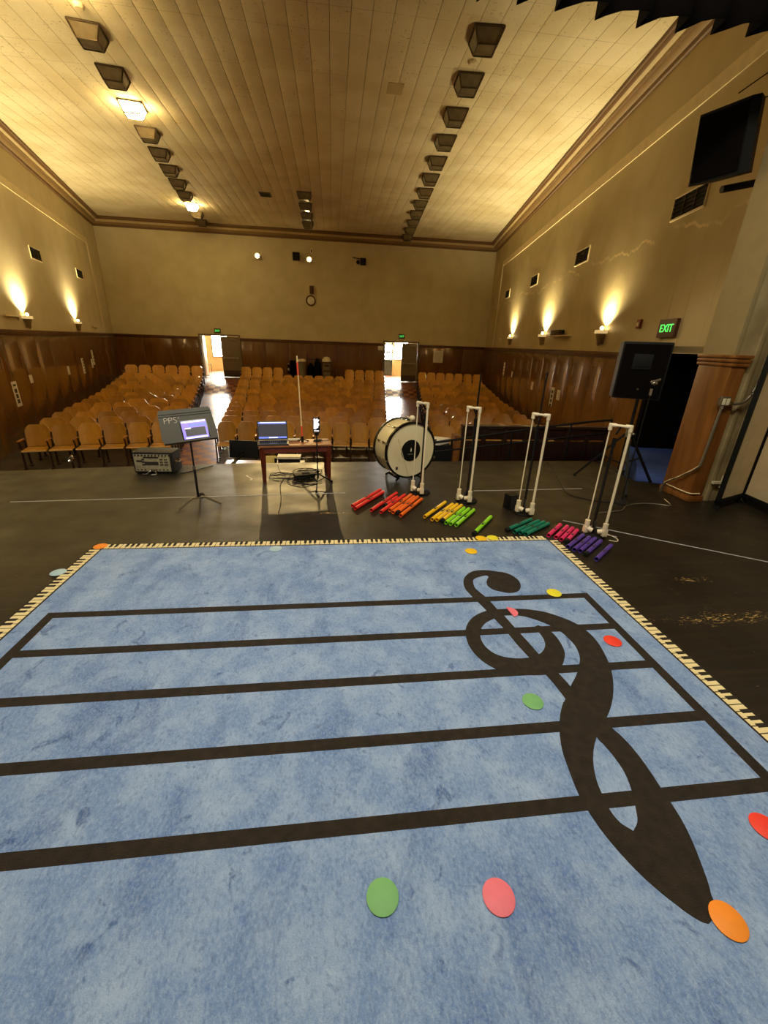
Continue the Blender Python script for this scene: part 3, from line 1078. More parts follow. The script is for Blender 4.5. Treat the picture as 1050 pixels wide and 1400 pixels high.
# ------------------------------------------------------------------ tone tubes
TB = [
    [('red', .187, 4.229, .565, 4.767, 0, 'longest red tone tube, outermost of the row nearest the laptop table'),
     ('red', .218, 4.146, .592, 4.700, 0, 'long red tone tube lying against the outermost red one')],
    [('red', .411, 4.077, .723, 4.662, 0, 'red tone tube lying alone between the red pair and the orange group'),
     ('red', .545, 4.232, .731, 4.487, 1, 'short red tone tube with a black end cap beside orange ones'),
     ('red', .482, 4.050, .840, 4.571, 0, 'red tone tube lying first in the mixed red and orange bunch')],
    [('orange', .580, 4.092, .917, 4.575, 0, 'orange tone tube lying beside the short capped red one'),
     ('orange', .612, 4.030, .939, 4.511, 0, 'orange tone tube second in the orange bunch'),
     ('orange', .662, 4.022, .970, 4.497, 1, 'orange tone tube with a black end cap'),
     ('orange', .688, 3.927, 1.005, 4.443, 0, 'orange tone tube on the outer side nearest the yellow tubes')],
    [('yellow', .927, 3.899, 1.270, 4.319, 0, 'yellow tone tube set a little apart from other yellow ones'),
     ('yellow', .992, 3.823, 1.336, 4.260, 0, 'yellow tone tube first in the tight yellow bunch'),
     ('yellow', 1.040, 3.809, 1.387, 4.250, 0, 'yellow tone tube in the middle of the tight yellow bunch'),
     ('yellow', 1.085, 3.782, 1.429, 4.214, 1, 'yellow tone tube with a black end cap against the lime ones'),
     ('lime', 1.119, 3.731, 1.435, 4.142, 0, 'lime green tone tube lying against the capped yellow one'),
     ('lime', 1.157, 3.695, 1.481, 4.120, 0, 'lime green tone tube in the middle of three'),
     ('lime', 1.205, 3.665, 1.530, 4.085, 0, 'lime green tone tube on the outer side of three')],
    [('lime', 1.321, 3.462, 1.650, 3.879, 1, 'lime green tone tube with black cap lying alone by the rug')],
    [('green', 1.682, 3.536, 2.058, 3.791, 1, 'dark green tone tube with a black end cap'),
     ('green', 1.747, 3.490, 2.123, 3.760, 0, 'dark green tone tube lying next to the capped green one'),
     ('green', 1.791, 3.467, 2.173, 3.726, 0, 'dark green tone tube third of the green bunch'),
     ('green', 1.835, 3.442, 2.198, 3.676, 0, 'dark green tone tube nearest the pink ones')],
    [('pink', 2.040, 3.385, 2.289, 3.616, 0, 'pink tone tube on the rug corner, nearest the green bunch'),
     ('pink', 2.096, 3.341, 2.336, 3.571, 0, 'pink tone tube second from the green bunch'),
     ('pink', 2.131, 3.303, 2.391, 3.563, 0, 'pink tone tube third from the green bunch'),
     ('pink', 2.166, 3.266, 2.400, 3.497, 1, 'pink tone tube with a black cap beside the purple ones')],
    [('purple', 2.112, 3.158, 2.407, 3.387, 0, 'purple tone tube nearest the pink bunch'),
     ('purple', 2.145, 3.101, 2.438, 3.337, 0, 'purple tone tube second from the pink bunch'),
     ('purple', 2.186, 3.073, 2.481, 3.312, 0, 'purple tone tube third from the pink bunch'),
     ('purple', 2.200, 3.005, 2.502, 3.257, 1, 'purple tone tube with a dark end cap'),
     ('purple', 2.248, 2.909, 2.541, 3.168, 0, 'purple tone tube lying apart at the outer end of the row')]]
TR_ = 0.02
LEN = {'red': .63, 'orange': .56, 'yellow': .52, 'lime': .48, 'green': .43, 'pink': .35, 'purple': .38}


def tone_tube(col, a, c, capd, lab, base=0.0):
    a, c = Vector((a[0], a[1], 0)), Vector((c[0], c[1], 0))
    d = c - a
    L = d.length
    rz = math.atan2(d.y, d.x)
    t = thing('tone_tube', lab, 'tone tube', (a.x, a.y, base), rz, 'coloured tone tubes laid out on the stage')
    ry = Matrix.Rotation(PI / 2, 3, 'Y')
    b = MB()
    b.lathe([(.0168, L * .5), (.0168, .0), (TR_, .0), (TR_, L), (.0168, L), (.0168, L * .5)], 18, (0, 0, TR_), ry, caps=False)
    b.build('tube', M['tube_' + col], t)
    b = MB()
    n = 6
    for s0, s1 in ((.42, .50), (.53, .56)):
        prev = None
        for k in range(n + 1):
            an = math.radians(50 + 60 * k / n)
            p = [(L * s0, -.0203 * math.cos(an), TR_ + .0203 * math.sin(an)), (L * s1, -.0203 * math.cos(an), TR_ + .0203 * math.sin(an))]
            vv = [b.bm.verts.new(q) for q in p]
            if prev:
                b.bm.faces.new((prev[0], prev[1], vv[1], vv[0]))
            prev = vv
    b.build('printed_note', M['ink'], t)
    if capd:
        b = MB()
        b.lathe([(0, -.012), (.019, -.012), (.0225, -.008), (.0225, .03), (.0202, .032)], 18, (0, 0, TR_), ry)
        b.build('end_cap', M['rubber'], t)
    return t


for grp in TB:
    gd = Vector((0, 0))
    for g in grp:
        gd += Vector((g[3] - g[1], g[4] - g[2])).normalized()
    gd.normalize()
    nn = Vector((gd.y, -gd.x))
    last = None
    for col, ax, ay, bx, by, capd, lab in grp:
        m_ = Vector(((ax + bx) / 2, (ay + by) / 2))
        s = m_.dot(nn)
        gap = .0405 + (.003 if capd else 0)
        if last is not None and s - last < gap:
            m_ += nn * (gap - (s - last))
            s = last + gap
        last = s + (.003 if capd else 0)
        L = math.hypot(bx - ax, by - ay)
        if not (col == 'red' and capd):
            L = (L + LEN[col]) / 2
        dd = gd if len(grp) > 1 else Vector((bx - ax, by - ay)).normalized()
        a, c = m_ - dd * L / 2, m_ + dd * L / 2
        onrug = a.x < RX1 and a.y < RY1
        tone_tube(col, a, c, capd, lab, .0105 if onrug else (.0025 if capd else 0.0))

# ------------------------------------------------------------------ white pipe frames on microphone stands
STANDS = [((1.05, 4.72), (.945, 4.685), (1.035, 4.575), 1.03, 'white pipe frame on a short black stand in front of the bass drum'),
          ((1.545, 4.42), (1.43, 4.37), (1.535, 4.29), 1.43, 'white pipe frame on tall black stand behind the yellow tubes'),
          ((2.08, 4.04), (1.985, 3.985), (2.10, 3.895), 1.48, 'white pipe frame on tall black stand behind the dark green tubes'),
          ((2.53, 3.45), (2.45, 3.435), (2.575, 3.335), 1.03, 'white pipe frame on black stand behind the purple tubes, nearest camera')]
for (bx, by), l, r, ph, lab in STANDS:
    t = thing('pipe_stand', lab, 'stand', (bx, by, 0), 0, 'white pipe frames on black stands')
    b = MB()
    b.lathe([(0, 0), (.122, 0), (.125, .006), (.118, .02), (.05, .03), (.022, .036), (.02, .06)], 28)
    b.build('round_base', M['rubber'], t)
    b = MB()
    b.cyl((0, 0, .03), (0, 0, min(.92, ph)), .0125)
    b.cyl((0, 0, .88), (0, 0, .96), .019)
    if ph > 1.1:
        b.cyl((0, 0, .92), (0, 0, ph), .009)
    b.build('pole', M['black_gloss'], t)
    L_, R_ = Vector((l[0] - bx, l[1] - by, 0)), Vector((r[0] - bx, r[1] - by, 0))
    d = (R_ - L_).normalized()
    up = Vector((0, 0, 1))
    for p, rr in ((L_, .0065), (R_, .0125)):
        b = MB()
        b.cyl(p + up * .06, p + up * 1.085, rr, seg=12)
        b.build('upright_pipe', M['pvc'], t)
    b = MB()
    b.cyl(L_ + up * 1.085, R_ + up * 1.085, .0115, seg=12)
    b.build('crossbar_pipe', M['pvc'], t)
    for p, s in ((L_, 1), (R_, -1)):
        b = MB()
        b.cyl(p + up * 1.04, p + up * 1.098, .0175, seg=12)
        b.cyl(p + up * 1.085 - d * s * .012, p + up * 1.085 + d * s * .045, .0175, seg=12)
        b.build('elbow_fitting', M['pvc'], t)
        b = MB()
        b.cyl(p + up * .045, p + up * .165, .024, seg=12)
        b.cyl(p + up * .085 - d * s * .005, p + up * .065 + d * s * .055, .025, seg=12)
        b.box(p + up * .07, (.05, .045, .07), bev=.01)
        b.build('tee_fitting', M['pvc'], t)
    mid = (L_ + R_) / 2
    for za, zb in ((1.0, 1.08), (.16, .075)):
        b = MB()
        b.bar((0, 0, za), mid + up * zb, .015)
        b.build('clamp', M['black'], t)

# small black wedge speaker behind the third frame
t = thing('floor_monitor', 'small black box speaker on the floor behind the white frame', 'speaker', (1.99, 4.17, 0), math.radians(12))
b = MB()
b.box((0, 0, .085), (.13, .12, .17), bev=.008)
b.build('cabinet', M['black'], t)
b = MB()
b.box((0, -.062, .085), (.11, .006, .15), bev=.002)
b.build('grille', M['vent'], t)

# ------------------------------------------------------------------ bass drum
dr = thing('bass_drum', 'cream bass drum with black centre patch standing on the stage edge', 'drum', (1.0, 5.22, 0), math.radians(20))
RX = Matrix.Rotation(-PI / 2, 3, 'X')        # lathe axis along +Y
ZD_ = .40
R = .362
b = MB()
b.lathe([(R - .012, .02), (R - .004, .025), (R - .004, .335), (R - .012, .34)], 56, (0, 0, ZD_), RX, caps=False)
b.build('shell', M['drum_shell'], dr)
for y0, nm in ((-.008, 'front_hoop'), (.335, 'rear_hoop')):
    b = MB()
    b.lathe([(R - .012, y0), (R + .012, y0), (R + .014, y0 + .018), (R + .012, y0 + .036), (R - .004, y0 + .036), (R - .012, y0 + .018), (R - .012, y0)], 56, (0, 0, ZD_), RX, caps=False)
    b.build(nm, M['black_gloss'], dr)
for y0, nm in ((.006, 'front_head'), (.352, 'rear_head')):
    b = MB()
    b.lathe([(0, y0), (R - .004, y0), (R - .004, y0 + .003)], 56, (0, 0, ZD_), RX)
    b.build(nm, M['drum_head'], dr)
b = MB()
b.lathe([(0, .0028), (.142, .0028), (.142, .005)], 40, (.0, 0, ZD_), RX)
b.build('centre_patch', M['black'], dr)
b = MB()
b.prism([(0, .052), (.010, .03), (.012, .004), (.004, -.022), (-.004, -.022), (-.010, .0), (-.006, .03)], 0, .001)
for xx in (-.05, -.03, -.012, .012, .034):
    b.box((xx, -.062, .0006), (.012, .005, .001))
o = b.build('patch_logo', M['felt'], dr, (0, .0018, ZD_))
o.scale = (.75, .75, 1)
o.rotation_euler = (PI / 2, 0, 0)
b = MB()
b.bar((-.20, .0045, ZD_ + .17), (-.02, .0045, ZD_ - .335), .022, .003)
b.build('pale_strip', M['felt'], dr)  # pale diagonal strip across the front head
b = MB()
b.box((-.20, .003, ZD_ - .22), (.034, .003, .04), bev=.001)
b.build('maker_badge', M['chrome'], dr)
for k in range(10):
    a = 2 * PI * k / 10 + .31
    cx, cz = math.cos(a), math.sin(a)
    b = MB()
    b.bar(((R + .018) * cx, -.01, ZD_ + (R + .018) * cz), ((R + .018) * cx, .085, ZD_ + (R + .018) * cz), .007)
    b.box(((R + .018) * cx, -.008, ZD_ + (R + .018) * cz), (.03, .012, .03), rot=Matrix.Rotation(-a, 3, 'Y'), bev=.003)
    b.build('claw_hook', M['chrome'], dr)
    b = MB()
    b.box(((R + .004) * cx, .11, ZD_ + (R + .004) * cz), (.022, .07, .022), rot=Matrix.Rotation(-a, 3, 'Y'), bev=.006)
    b.box(((R + .004) * cx, .25, ZD_ + (R + .004) * cz), (.022, .07, .022), rot=Matrix.Rotation(-a, 3, 'Y'), bev=.006)
    b.build('lug', M['chrome'], dr)
for s in (-1, 1):
    b = MB()
    b.bar((s * .12, .05, .06), (s * .19, .02, 0.004), .02)
    b.bar((s * .12, .29, .06), (s * .19, .33, 0.004), .02)
    b.bar((s * .15, .03, .03), (s * .15, .32, .03), .022)
    b.build('cradle_leg', M['black'], dr)
b = MB()
b.cyl((.02, .06, ZD_ + R + .040), (.10, .33, ZD_ + R + .024), .008)
b.ball((.02, .05, ZD_ + R + .052), .036, sc=(1, 1.1, .95))
b = b.build('drum_mallet', M['felt'], None, (1.0, 5.22, 0), math.radians(20))
tag(b, 'cream felt headed mallet lying on top of the bass drum', 'mallet')

# ------------------------------------------------------------------ music stand with tablet
ms = thing('music_stand', 'grey music stand marked PPS with chrome feet holding a tablet', 'music stand', (-1.46, 4.38, 0), math.radians(22))
b = MB()
b.cyl((0, 0, .07), (0, 0, .42), .0125)
b.cyl((0, 0, .40), (0, 0, .80), .0095)
b.build('post', M['black_gloss'], ms)
b = MB()
b.cyl((0, 0, .395), (0, 0, .43), .0165)
b.build('height_collar', M['steel'], ms)
for k in range(3):
    a = math.radians(-90 - 62 + 124 * k) if k < 2 else math.radians(80)
    c, s = math.cos(a), math.sin(a)
    b = MB()
    b.tube([(.01 * c, .01 * s, .075), (.07 * c, .07 * s, .085), (.15 * c, .15 * s, .05), (.235 * c, .235 * s, .013)], .0135)
    b.build('leg', M['chrome'], ms)
b = MB()
b.ball((.035, .02, .085), .035, sc=(1, .8, 1))
b.build('hub', M['black'], ms)
tilt = Matrix.Rotation(math.radians(-27), 3, 'X') @ Matrix.Rotation(math.radians(-4), 3, 'Y')       # top leans away


def dk(x, z, o=0.0):
    v = tilt @ Vector((x, -o, z))
    return v + Vector((0, .0, .835))


b = MB()
vs = []
OUT = [(-.25, -.155), (.25, -.155), (.262, -.10), (.245, .17), (.225, .19), (-.225, .19), (-.245, .17), (-.262, -.10)]
f0 = [b.bm.verts.new(dk(x, z, 0)) for x, z in OUT]
f1 = [b.bm.verts.new(dk(x, z, .004)) for x, z in OUT]
b.bm.faces.new(f0)
b.bm.faces.new(f1)
for k in range(8):
    b.bm.faces.new((f0[k], f0[(k + 1) % 8], f1[(k + 1) % 8], f1[k]))
b.box(dk(0, .128, .007), (.485, .008, .012), rot=tilt)
b.box(dk(0, .150, .007), (.48, .008, .008), rot=tilt)
b.build('desk', M['desk_grey'], ms)
b = MB()
b.box(dk(0, -.155, .026), (.50, .055, .006), rot=tilt, bev=.002)
b.box(dk(0, -.150, .052), (.50, .006, .016), rot=tilt, bev=.002)
b.build('lip', M['desk_grey'], ms)
b = MB()
b.box((0, .02, .80), (.06, .04, .09), bev=.008)
b.build('tilt_bracket', M['black'], ms)
b = MB()
X0, Z0, hgt = -.205, .055, .055


def st(pts, ox):
    b.tube([dk(ox + x, Z0 + z, .0055) for x, z in pts], .0028, seg=6, smooth_n=3)


for ox in (X0, X0 + .042):
    st([(0, 0), (.004, hgt)], ox)
    st([(.004, hgt), (.028, hgt * .95), (.030, hgt * .62), (.003, hgt * .5)], ox)
st([(.028, hgt * .95), (.012, hgt), (.002, hgt * .78), (.016, hgt * .5), (.028, hgt * .25), (.014, 0), (.0, hgt * .1)], X0 + .086)
st([(.006, hgt), (.0, hgt * .72)], X0 + .132)
b.build('chalk_lettering', M['chalk'], ms)
tp = thing('tablet', 'tablet with violet and white screen propped on the music stand', 'tablet', (-1.46, 4.38, 0), math.radians(22))
b = MB()
TX, TZ, tw, th = .055, -.035, .255, .205
b.box(dk(TX, TZ, .010), (tw, .009, th), rot=tilt, bev=.003)
b.build('case', M['black_gloss'], tp)


def patch(root, nm, m, x0, x1, z0, z1, o=.0152):
    q = MB()
    q.box(dk((x0 + x1) / 2 + TX, (z0 + z1) / 2 + TZ, o), (x1 - x0, .0012, z1 - z0), rot=tilt)
    return q.build(nm, m, root)


patch(tp, 'screen', M['scr_violet'], -.118, .118, -.092, .092)
patch(tp, 'toolbar', M['scr_white'], -.112, .112, .074, .090, .016)
patch(tp, 'title_bar', M['scr_blue'], -.05, .118, .036, .058, .016)
patch(tp, 'tab', M['scr_white'], -.092, -.035, .010, .022, .016)
patch(tp, 'dark_window', M['scr_dark'], -.092, .100, -.064, .020, .0158)
patch(tp, 'dock', M['scr_white'], -.10, .104, -.088, -.074, .016)

# ------------------------------------------------------------------ laptop table and what is on it
TAB = (-.495, 5.335, 0)
TRZ = math.radians(8.5)
tb_ = thing('low_table', 'low red-brown wooden table with tapered legs near the stage edge', 'table', TAB, TRZ)
b = MB()
b.box((0, 0, .462), (.90, .36, .02), bev=.004)
b.build('table_top', M['table_top'], tb_)
b = MB()
for s in (-1, 1):
    b.box((0, s * .15, .415), (.80, .02, .075))
    b.box((s * .40, 0, .415), (.02, .28, .075))
b.build('table_apron', M['table_wood'], tb_)
for sx in (-1, 1):
    for sy in (-1, 1):
        b = MB()
        b.cyl((sx * .405, sy * .145, .452), (sx * .41, sy * .145, 0), .036, .022, seg=4)
        b.build('leg', M['table_wood'], tb_)


def on_table(x, y, z=.472):
    c, s = math.cos(TRZ), math.sin(TRZ)
    return (TAB[0] + c * x - s * y, TAB[1] + s * x + c * y, z)


lp = thing('laptop', 'open dark laptop with dark grey screen on the low table', 'laptop', on_table(-.27, -.03), TRZ)
b = MB()
b.box((0, -.02, .010), (.37, .25, .018), bev=.004)
b.build('keyboard_base', M['laptop'], lp)
b = MB()
for r_ in range(5):
    for c_ in range(13):
        b.box((-.15 + c_ * .025, -.05 + r_ * .024, .0205), (.02, .018, .003))
b.build('keys', M['black'], lp)['kind'] = 'stuff'
b = MB()
b.box((0, -.10, .0196), (.10, .06, .001))
b.build('touchpad', M['black_gloss'], lp)
tl2 = Matrix.Rotation(math.radians(-14), 3, 'X')


def ls(x, z, o):
    return tl2 @ Vector((x, -o, z)) + Vector((0, .105, .022))


b = MB()
b.box(ls(0, .118, 0), (.37, .009, .235), rot=tl2, bev=.003)
b.build('lid', M['laptop'], lp)
for nm, m, x0, x1, z0, z1, o in (('screen', M['scr_dark'], -.172, .172, .018, .222, .0056), ('title_bar', M['scr_blue'], -.172, .172, .198, .222, .0064), ('tab_strip', M['scr_white'], -.15, .165, .212, .222, .0072),
                                 ('task_bar', M['scr_blue'], -.172, .172, .018, .040, .0064), ('task_icons', M['scr_white'], -.05, .06, .022, .034, .0072)):
    q = MB()
    q.box(ls((x0 + x1) / 2, (z0 + z1) / 2, o), (x1 - x0, .001, z1 - z0), rot=tl2)
    q.build(nm, m, lp)

pl = thing('striped_pole', 'thin cream pole with red bands standing on the low table', 'pole', on_table(.095, .03), 0)
b = MB()
b.cyl((0, 0, .03), (-.025, 0, 1.04), .0085, .0075)
b.build('shaft', M['led_cream'], pl)
for z0, z1 in ((.05, .20), (.82, .97)):
    b = MB()
    b.cyl((-.025 * (z0 - .03), 0, z0), (-.025 * (z1 - .03), 0, z1), .0105)
    b.build('red_band', M['led_red'], pl)
b = MB()
b.cyl((0, 0, .004), (0, 0, .07), .018)
for a in (20, 160, 270):
    b.bar((0, 0, .03), (.085 * math.cos(math.radians(a)), .06 * math.sin(math.radians(a)), .006), .012)
b.build('tripod_foot', M['black'], pl)
b = MB()
b.cyl((-.075, 0, .019), (.075, 0, .019), .019)
tag(b.build('cardboard_roll', M['cream_plastic'], None, on_table(-.01, .065), TRZ), 'beige roll lying on the table beside the pole foot', 'roll')
b = MB()
for k in range(3):
    b.tube([(.05 * math.cos(a) + .006 * k, .032 * math.sin(a), .007 + .006 * k) for a in [i * PI / 6 for i in range(13)]], .005, seg=6, smooth_n=2)
b.tube([(.05, 0, .008), (.10, .02, .008), (.16, .015, .008)], .005, seg=6)
tag(b.build('coiled_cable', M['black'], None, on_table(.285, .02), TRZ), 'black coiled cable on the table end below the phone', 'cable')

ph = thing('phone_tripod', 'black floor tripod with thin pole in front of the low table', 'tripod', (-.205, 4.985, 0))
b = MB()
b.cyl((0, 0, .16), (0, 0, .66), .008)
b.cyl((0, 0, .10), (0, 0, .20), .014)
b.build('pole', M['black_gloss'], ph)
for fx, fy in ((-.235, .17), (-.01, -.235), (.17, .15)):
    b = MB()
    b.bar((0, 0, .16), (fx, fy, .012), .014)
    b.bar((0, 0, .06), (fx * .5, fy * .5, .085), .008)
    b.cyl((fx, fy, 0), (fx, fy, .022), .012)
    b.build('leg', M['black'], ph)
b = MB()
b.box((0, 0, .655), (.05, .03, .035), bev=.005)
b.box((0, .012, .685), (.085, .014, .02), bev=.003)
b.bar((.03, .01, .66), (.03, .012, .86), .012)
b.build('clamp_head', M['black'], ph)
pn = thing('smartphone', 'phone with a bright white screen clamped on the floor tripod', 'phone', (-.205, 4.985, .765))
tq = Matrix.Rotation(math.radians(-8), 3, 'X')
b = MB()
b.box((0, 0, 0), (.082, .009, .165), rot=tq, bev=.004)
b.build('body', M['black_gloss'], pn)
b = MB()
OUTL = [(-.034, -.05), (-.012, -.056), (.002, -.044), (.020, -.036), (.022, -.018), (.034, -.004), (.030, .014), (.016, .030), (.030, .042), (.034, .060), (.018, .058), (.012, .076), (-.004, .062), (-.020, .072), (-.034, .066), (-.030, .04)]
b.poly([tq @ Vector((x, -.0054, z)) for x, z in OUTL])
b.build('white_picture', M['scr_white'], pn)
b = MB()
b.box(tq @ Vector((0, -.0052, -.072)), (.06, .001, .010), rot=tq)
b.build('home_bar', M['scr_white'], pn)

# power brick and cables under the table
pb = thing('power_unit', 'flat black power unit on the floor under the low table', 'power unit', (-.40, 5.36, 0), math.radians(20))
b = MB()
b.box((0, 0, .03), (.27, .16, .045), bev=.012)
b.build('case', M['black'], pb)
b = MB()
b.box((.02, .0, .055), (.10, .06, .012), bev=.003)
b.build('connector', M['rubber'], pb)


def cable(lab, pts, r=.005, m='black', name='cable'):
    q = MB()
    q.tube(pts, r, seg=6, smooth_n=5)
    return tag(q.build(name, M[m]), lab, 'cable')


cable('black cable running from under the table toward the rug', [(-.814, 5.93, .006), (-.741, 5.594, .006), (-.654, 5.424, .006), (-.66, 5.2, .006), (-.669, 4.968, .006), (-.60, 4.454, .006), (-.588, 4.1, .006)], .004)
rnd = random.Random(3)
for i, lab in enumerate(('loosely looped black cable beside the power unit under the table', 'tangled black cable between the power unit and the tripod', 'black cable looping off the power unit at the table back')):
    ox, oy = ((-.68, 5.38), (-.40, 5.16), (-.36, 5.60))[i]
    pts = []
    for k in range(26):
        a = k * .75
        rr = .07 + .05 * rnd.random() + .004 * k
        pts.append((ox + rr * math.cos(a) * 1.1, oy + rr * math.sin(a) * .8, .006 + .006 * (k % 3)))
    cable(lab, pts, .0042)
cable('black cable running from the mixer amplifier off the stage edge', [(-2.02, 5.50, .006), (-1.9, 5.60, .006), (-1.79, 5.76, .006), (-1.70, 5.87, .006)], .005)
cable('black cable snaking from the stage edge past the third white frame', [(3.40, 6.1, .006), (3.357, 5.95, .006), (3.253, 5.597, .006), (3.068, 5.077, .006), (2.93, 4.62, .006), (3.05, 4.43, .006), (3.173, 4.342, .006), (3.3, 4.3, .006)], .006)
cable('grey cable looping on the floor beside the wooden pier foot', [(2.95, 3.98, .006), (3.10, 4.01, .006), (3.281, 4.056, .006), (3.45, 4.2, .006), (3.7, 4.26, .006), (3.877, 4.227, .006), (4.0, 4.18, .006), (4.1, 4.4, .006)], .006, 'steel')
cable('pale cable end curling beside the base of the nearest white frame', [(2.62, 3.30, .006), (2.68, 3.27, .006), (2.72, 3.32, .006), (2.70, 3.42, .006), (2.66, 3.48, .006)], .004, 'cream_plastic')

# floor tape
for pts, lab in (([(-3.4, 4.49), (-1.6, 4.605), (.13, 4.712)], 'long pale tape line across the stage behind the music stand'),
                 ([(1.75, 4.762), (2.5, 4.79), (3.25, 4.83)], 'pale tape line on the stage floor behind the third frame'),
                 ([(2.42, 3.80), (3.1, 3.32), (4.3, 2.50)], 'pale blue tape line running off beside the divider'),
                 ([(2.46, 3.56), (2.76, 3.38)], 'short pale tape strip beside the nearest frame base'),
                 ([(-1.16, 5.42), (-1.06, 5.27), (-1.07, 5.22)], 'small white tape mark on the floor beside the table leg')):
    b = MB()
    for (ax, ay), (cx, cy) in zip(pts, pts[1:]):
        b.bar((ax, ay, .001), (cx, cy, .001), .018 if 'small' not in lab else .02, .0016)
    tag(b.build('floor_tape', M['tape'] if 'small' not in lab else M['chalk']), lab, 'tape')

# ------------------------------------------------------------------ mixer amplifier
am = thing('mixer_amplifier', 'black boxed mixer amplifier with beige knob panel near the stage edge', 'amplifier', (-2.335, 5.66, 0), math.radians(-2))
b = MB()
b.box((0, 0, .145), (.50, .27, .27), bev=.012)
b.build('cabinet', M['tolex'], am)
b = MB()
b.box((-.012, -.137, .140), (.445, .01, .225), bev=.003)
b.build('control_panel', M['silver_panel'], am)
b = MB()
b.box((-.02, -.1435, .215), (.19, .004, .018))
b.box((-.02, -.1435, .135), (.17, .004, .045))
b.box((-.17, -.1435, .165), (.07, .004, .022))
b.build('display_strips', M['ink'], am)
for k in range(11):
    b = MB()
    b.cyl((-.21 + k * .042, -.142, .242), (-.21 + k * .042, -.152, .242), .010, .008, 10)
    b.build('knob', M['black'], am)
for r_ in range(3):
    for c_ in (-.128, -.112, .095, .115, .150, .172):
        b = MB()
        b.cyl((c_, -.142, .12 + r_ * .035), (c_, -.151, .12 + r_ * .035), .008, .007, 8)
        b.build('knob', M['black'], am)
for k in range(9):
    if k in (3, 4):
        continue
    b = MB()
    b.cyl((-.20 + k * .046, -.142, .055), (-.20 + k * .046, -.150, .055), .009, .009, 10)
    b.build('jack', M['chrome'], am)
b = MB()
b.tube([(-.02, -.145, .06), (-.03, -.20, .05), (-.07, -.22, .015), (-.12, -.21, .008)], .007, seg=6)
b.tube([(.02, -.145, .06), (.03, -.19, .04), (.05, -.21, .01), (-.01, -.23, .008)], .007, seg=6)
b.cyl((-.02, -.142, .06), (-.02, -.185, .058), .011)
b.cyl((.02, -.142, .06), (.02, -.185, .055), .011)
b.build('plug_lead', M['chrome'], am)
for s in (-1, 1):
    b = MB()
    b.tube([(s * .252, -.05, .15), (s * .275, -.05, .13), (s * .275, .05, .13), (s * .252, .05, .15)], .009, seg=8, smooth_n=3)
    b.box((s * .252, 0, .15), (.006, .16, .05), bev=.002)
    b.build('side_handle', M['chrome'], am)
b = MB()
for sx in (-1, 1):
    for sy in (-1, 1):
        b.cyl((sx * .21, sy * .10, 0), (sx * .21, sy * .10, .014), .014)
b.build('rubber_feet', M['rubber'], am)

# ------------------------------------------------------------------ loudspeaker on tripod and clip stand
ts = thing('speaker_tripod', 'black speaker tripod with spread legs in front of the exit doorway', 'tripod', (3.83, 4.98, 0))
b = MB()
b.cyl((0, 0, .25), (0, 0, 1.16), .02)
b.cyl((0, 0, .22), (0, 0, .80), .026)
b.build('pole', M['black_gloss'], ts)
for fx, fy in ((-.36, .42), (-.20, -.49), (.58, .08)):
    b = MB()
    b.bar((fx * .06, fy * .06, .70), (fx, fy, .015), .026)
    b.bar((0, 0, .30), (fx * .52, fy * .52, .37), .016)
    b.cyl((fx, fy, 0), (fx, fy, .035), .019)
    b.build('leg', M['black'], ts)
b = MB()
b.cyl((0, 0, .66), (0, 0, .76), .04)
b.ball((.05, -.02, .70), .02)
b.build('hub', M['steel'], ts)
sk = thing('loudspeaker', 'big black loudspeaker on the tripod below the exit sign', 'speaker', (3.76, 4.98, 1.16), math.radians(-30))
b = MB()
b.box((0, .02, .325), (.52, .42, .65), bev=.02)
b.build('cabinet', M['black'], sk)
b = MB()
b.box((0, -.195, .325), (.48, .014, .60), bev=.006)
b.build('grille', M['black_cloth'], sk)
b = MB()
b.box((-.02, -.205, .43), (.20, .008, .17), bev=.003)
b.box((-.02, -.21, .43), (.14, .008, .11), bev=.003)
b.build('horn', M['black'], sk)
b = MB()
b.cyl((.0, -.206, .12), (.0, -.212, .12), .012)
b.build('badge', M['bronze'], sk)

mk = thing('microphone_stand', 'thin microphone stand with shiny clip in front of the big tripod loudspeaker', 'stand', (3.44, 4.30, 0))
b = MB()
b.lathe([(0, 0), (.10, 0), (.10, .012), (.03, .02), (.014, .05)], 24)
b.build('round_base', M['rubber'], mk)
b = MB()
b.cyl((0, 0, .015), (0, 0, 1.30), .006)
b.build('pole', M['black_gloss'], mk)
b = MB()
b.cyl((0, 0, 1.26), (0, 0, 1.33), .014)
b.ball((.0, -.02, 1.39), .026, sc=(1.4, 1, .8))
b.cyl((-.045, -.02, 1.40), (.05, -.03, 1.43), .012)
b.build('clip', M['chrome'], mk)

# ------------------------------------------------------------------ hung loudspeaker on its bracket
hs = thing('hung_loudspeaker', 'black loudspeaker hung high on the wall above the vent', 'speaker', (4.20, 5.05, 3.46), math.radians(-68))
b = MB()
OUT2 = [(-.25, -.15), (.23, -.15), (.285, -.08), (.18, .20), (-.18, .20), (-.285, -.10)]
tz = Matrix.Rotation(math.radians(13), 3, 'X')
lo_ = [b.bm.verts.new(tz @ Vector((x, y, 0))) for x, y in OUT2]
hi_ = [b.bm.verts.new(tz @ Vector((x * .94, y, .60))) for x, y in OUT2]
b.bm.faces.new(lo_)
b.bm.faces.new(hi_)
for k in range(6):
    b.bm.faces.new((lo_[k], lo_[(k + 1) % 6], hi_[(k + 1) % 6], hi_[k]))
b.build('cabinet', M['black'], hs)
b = MB()
b.box(tz @ Vector((-.01, -.156, .30)), (.44, .012, .55), rot=tz, bev=.004)
b.build('grille', M['black_cloth'], hs)
br = thing('speaker_bracket', 'black bracket arm carrying the hung loudspeaker', 'bracket', (4.17, 5.12, 3.44))
b = MB()
b.cyl((.12, .0, -.05), (1.12, -.1, .16), .035)
b.build('arm', M['black'], br)
b = MB()
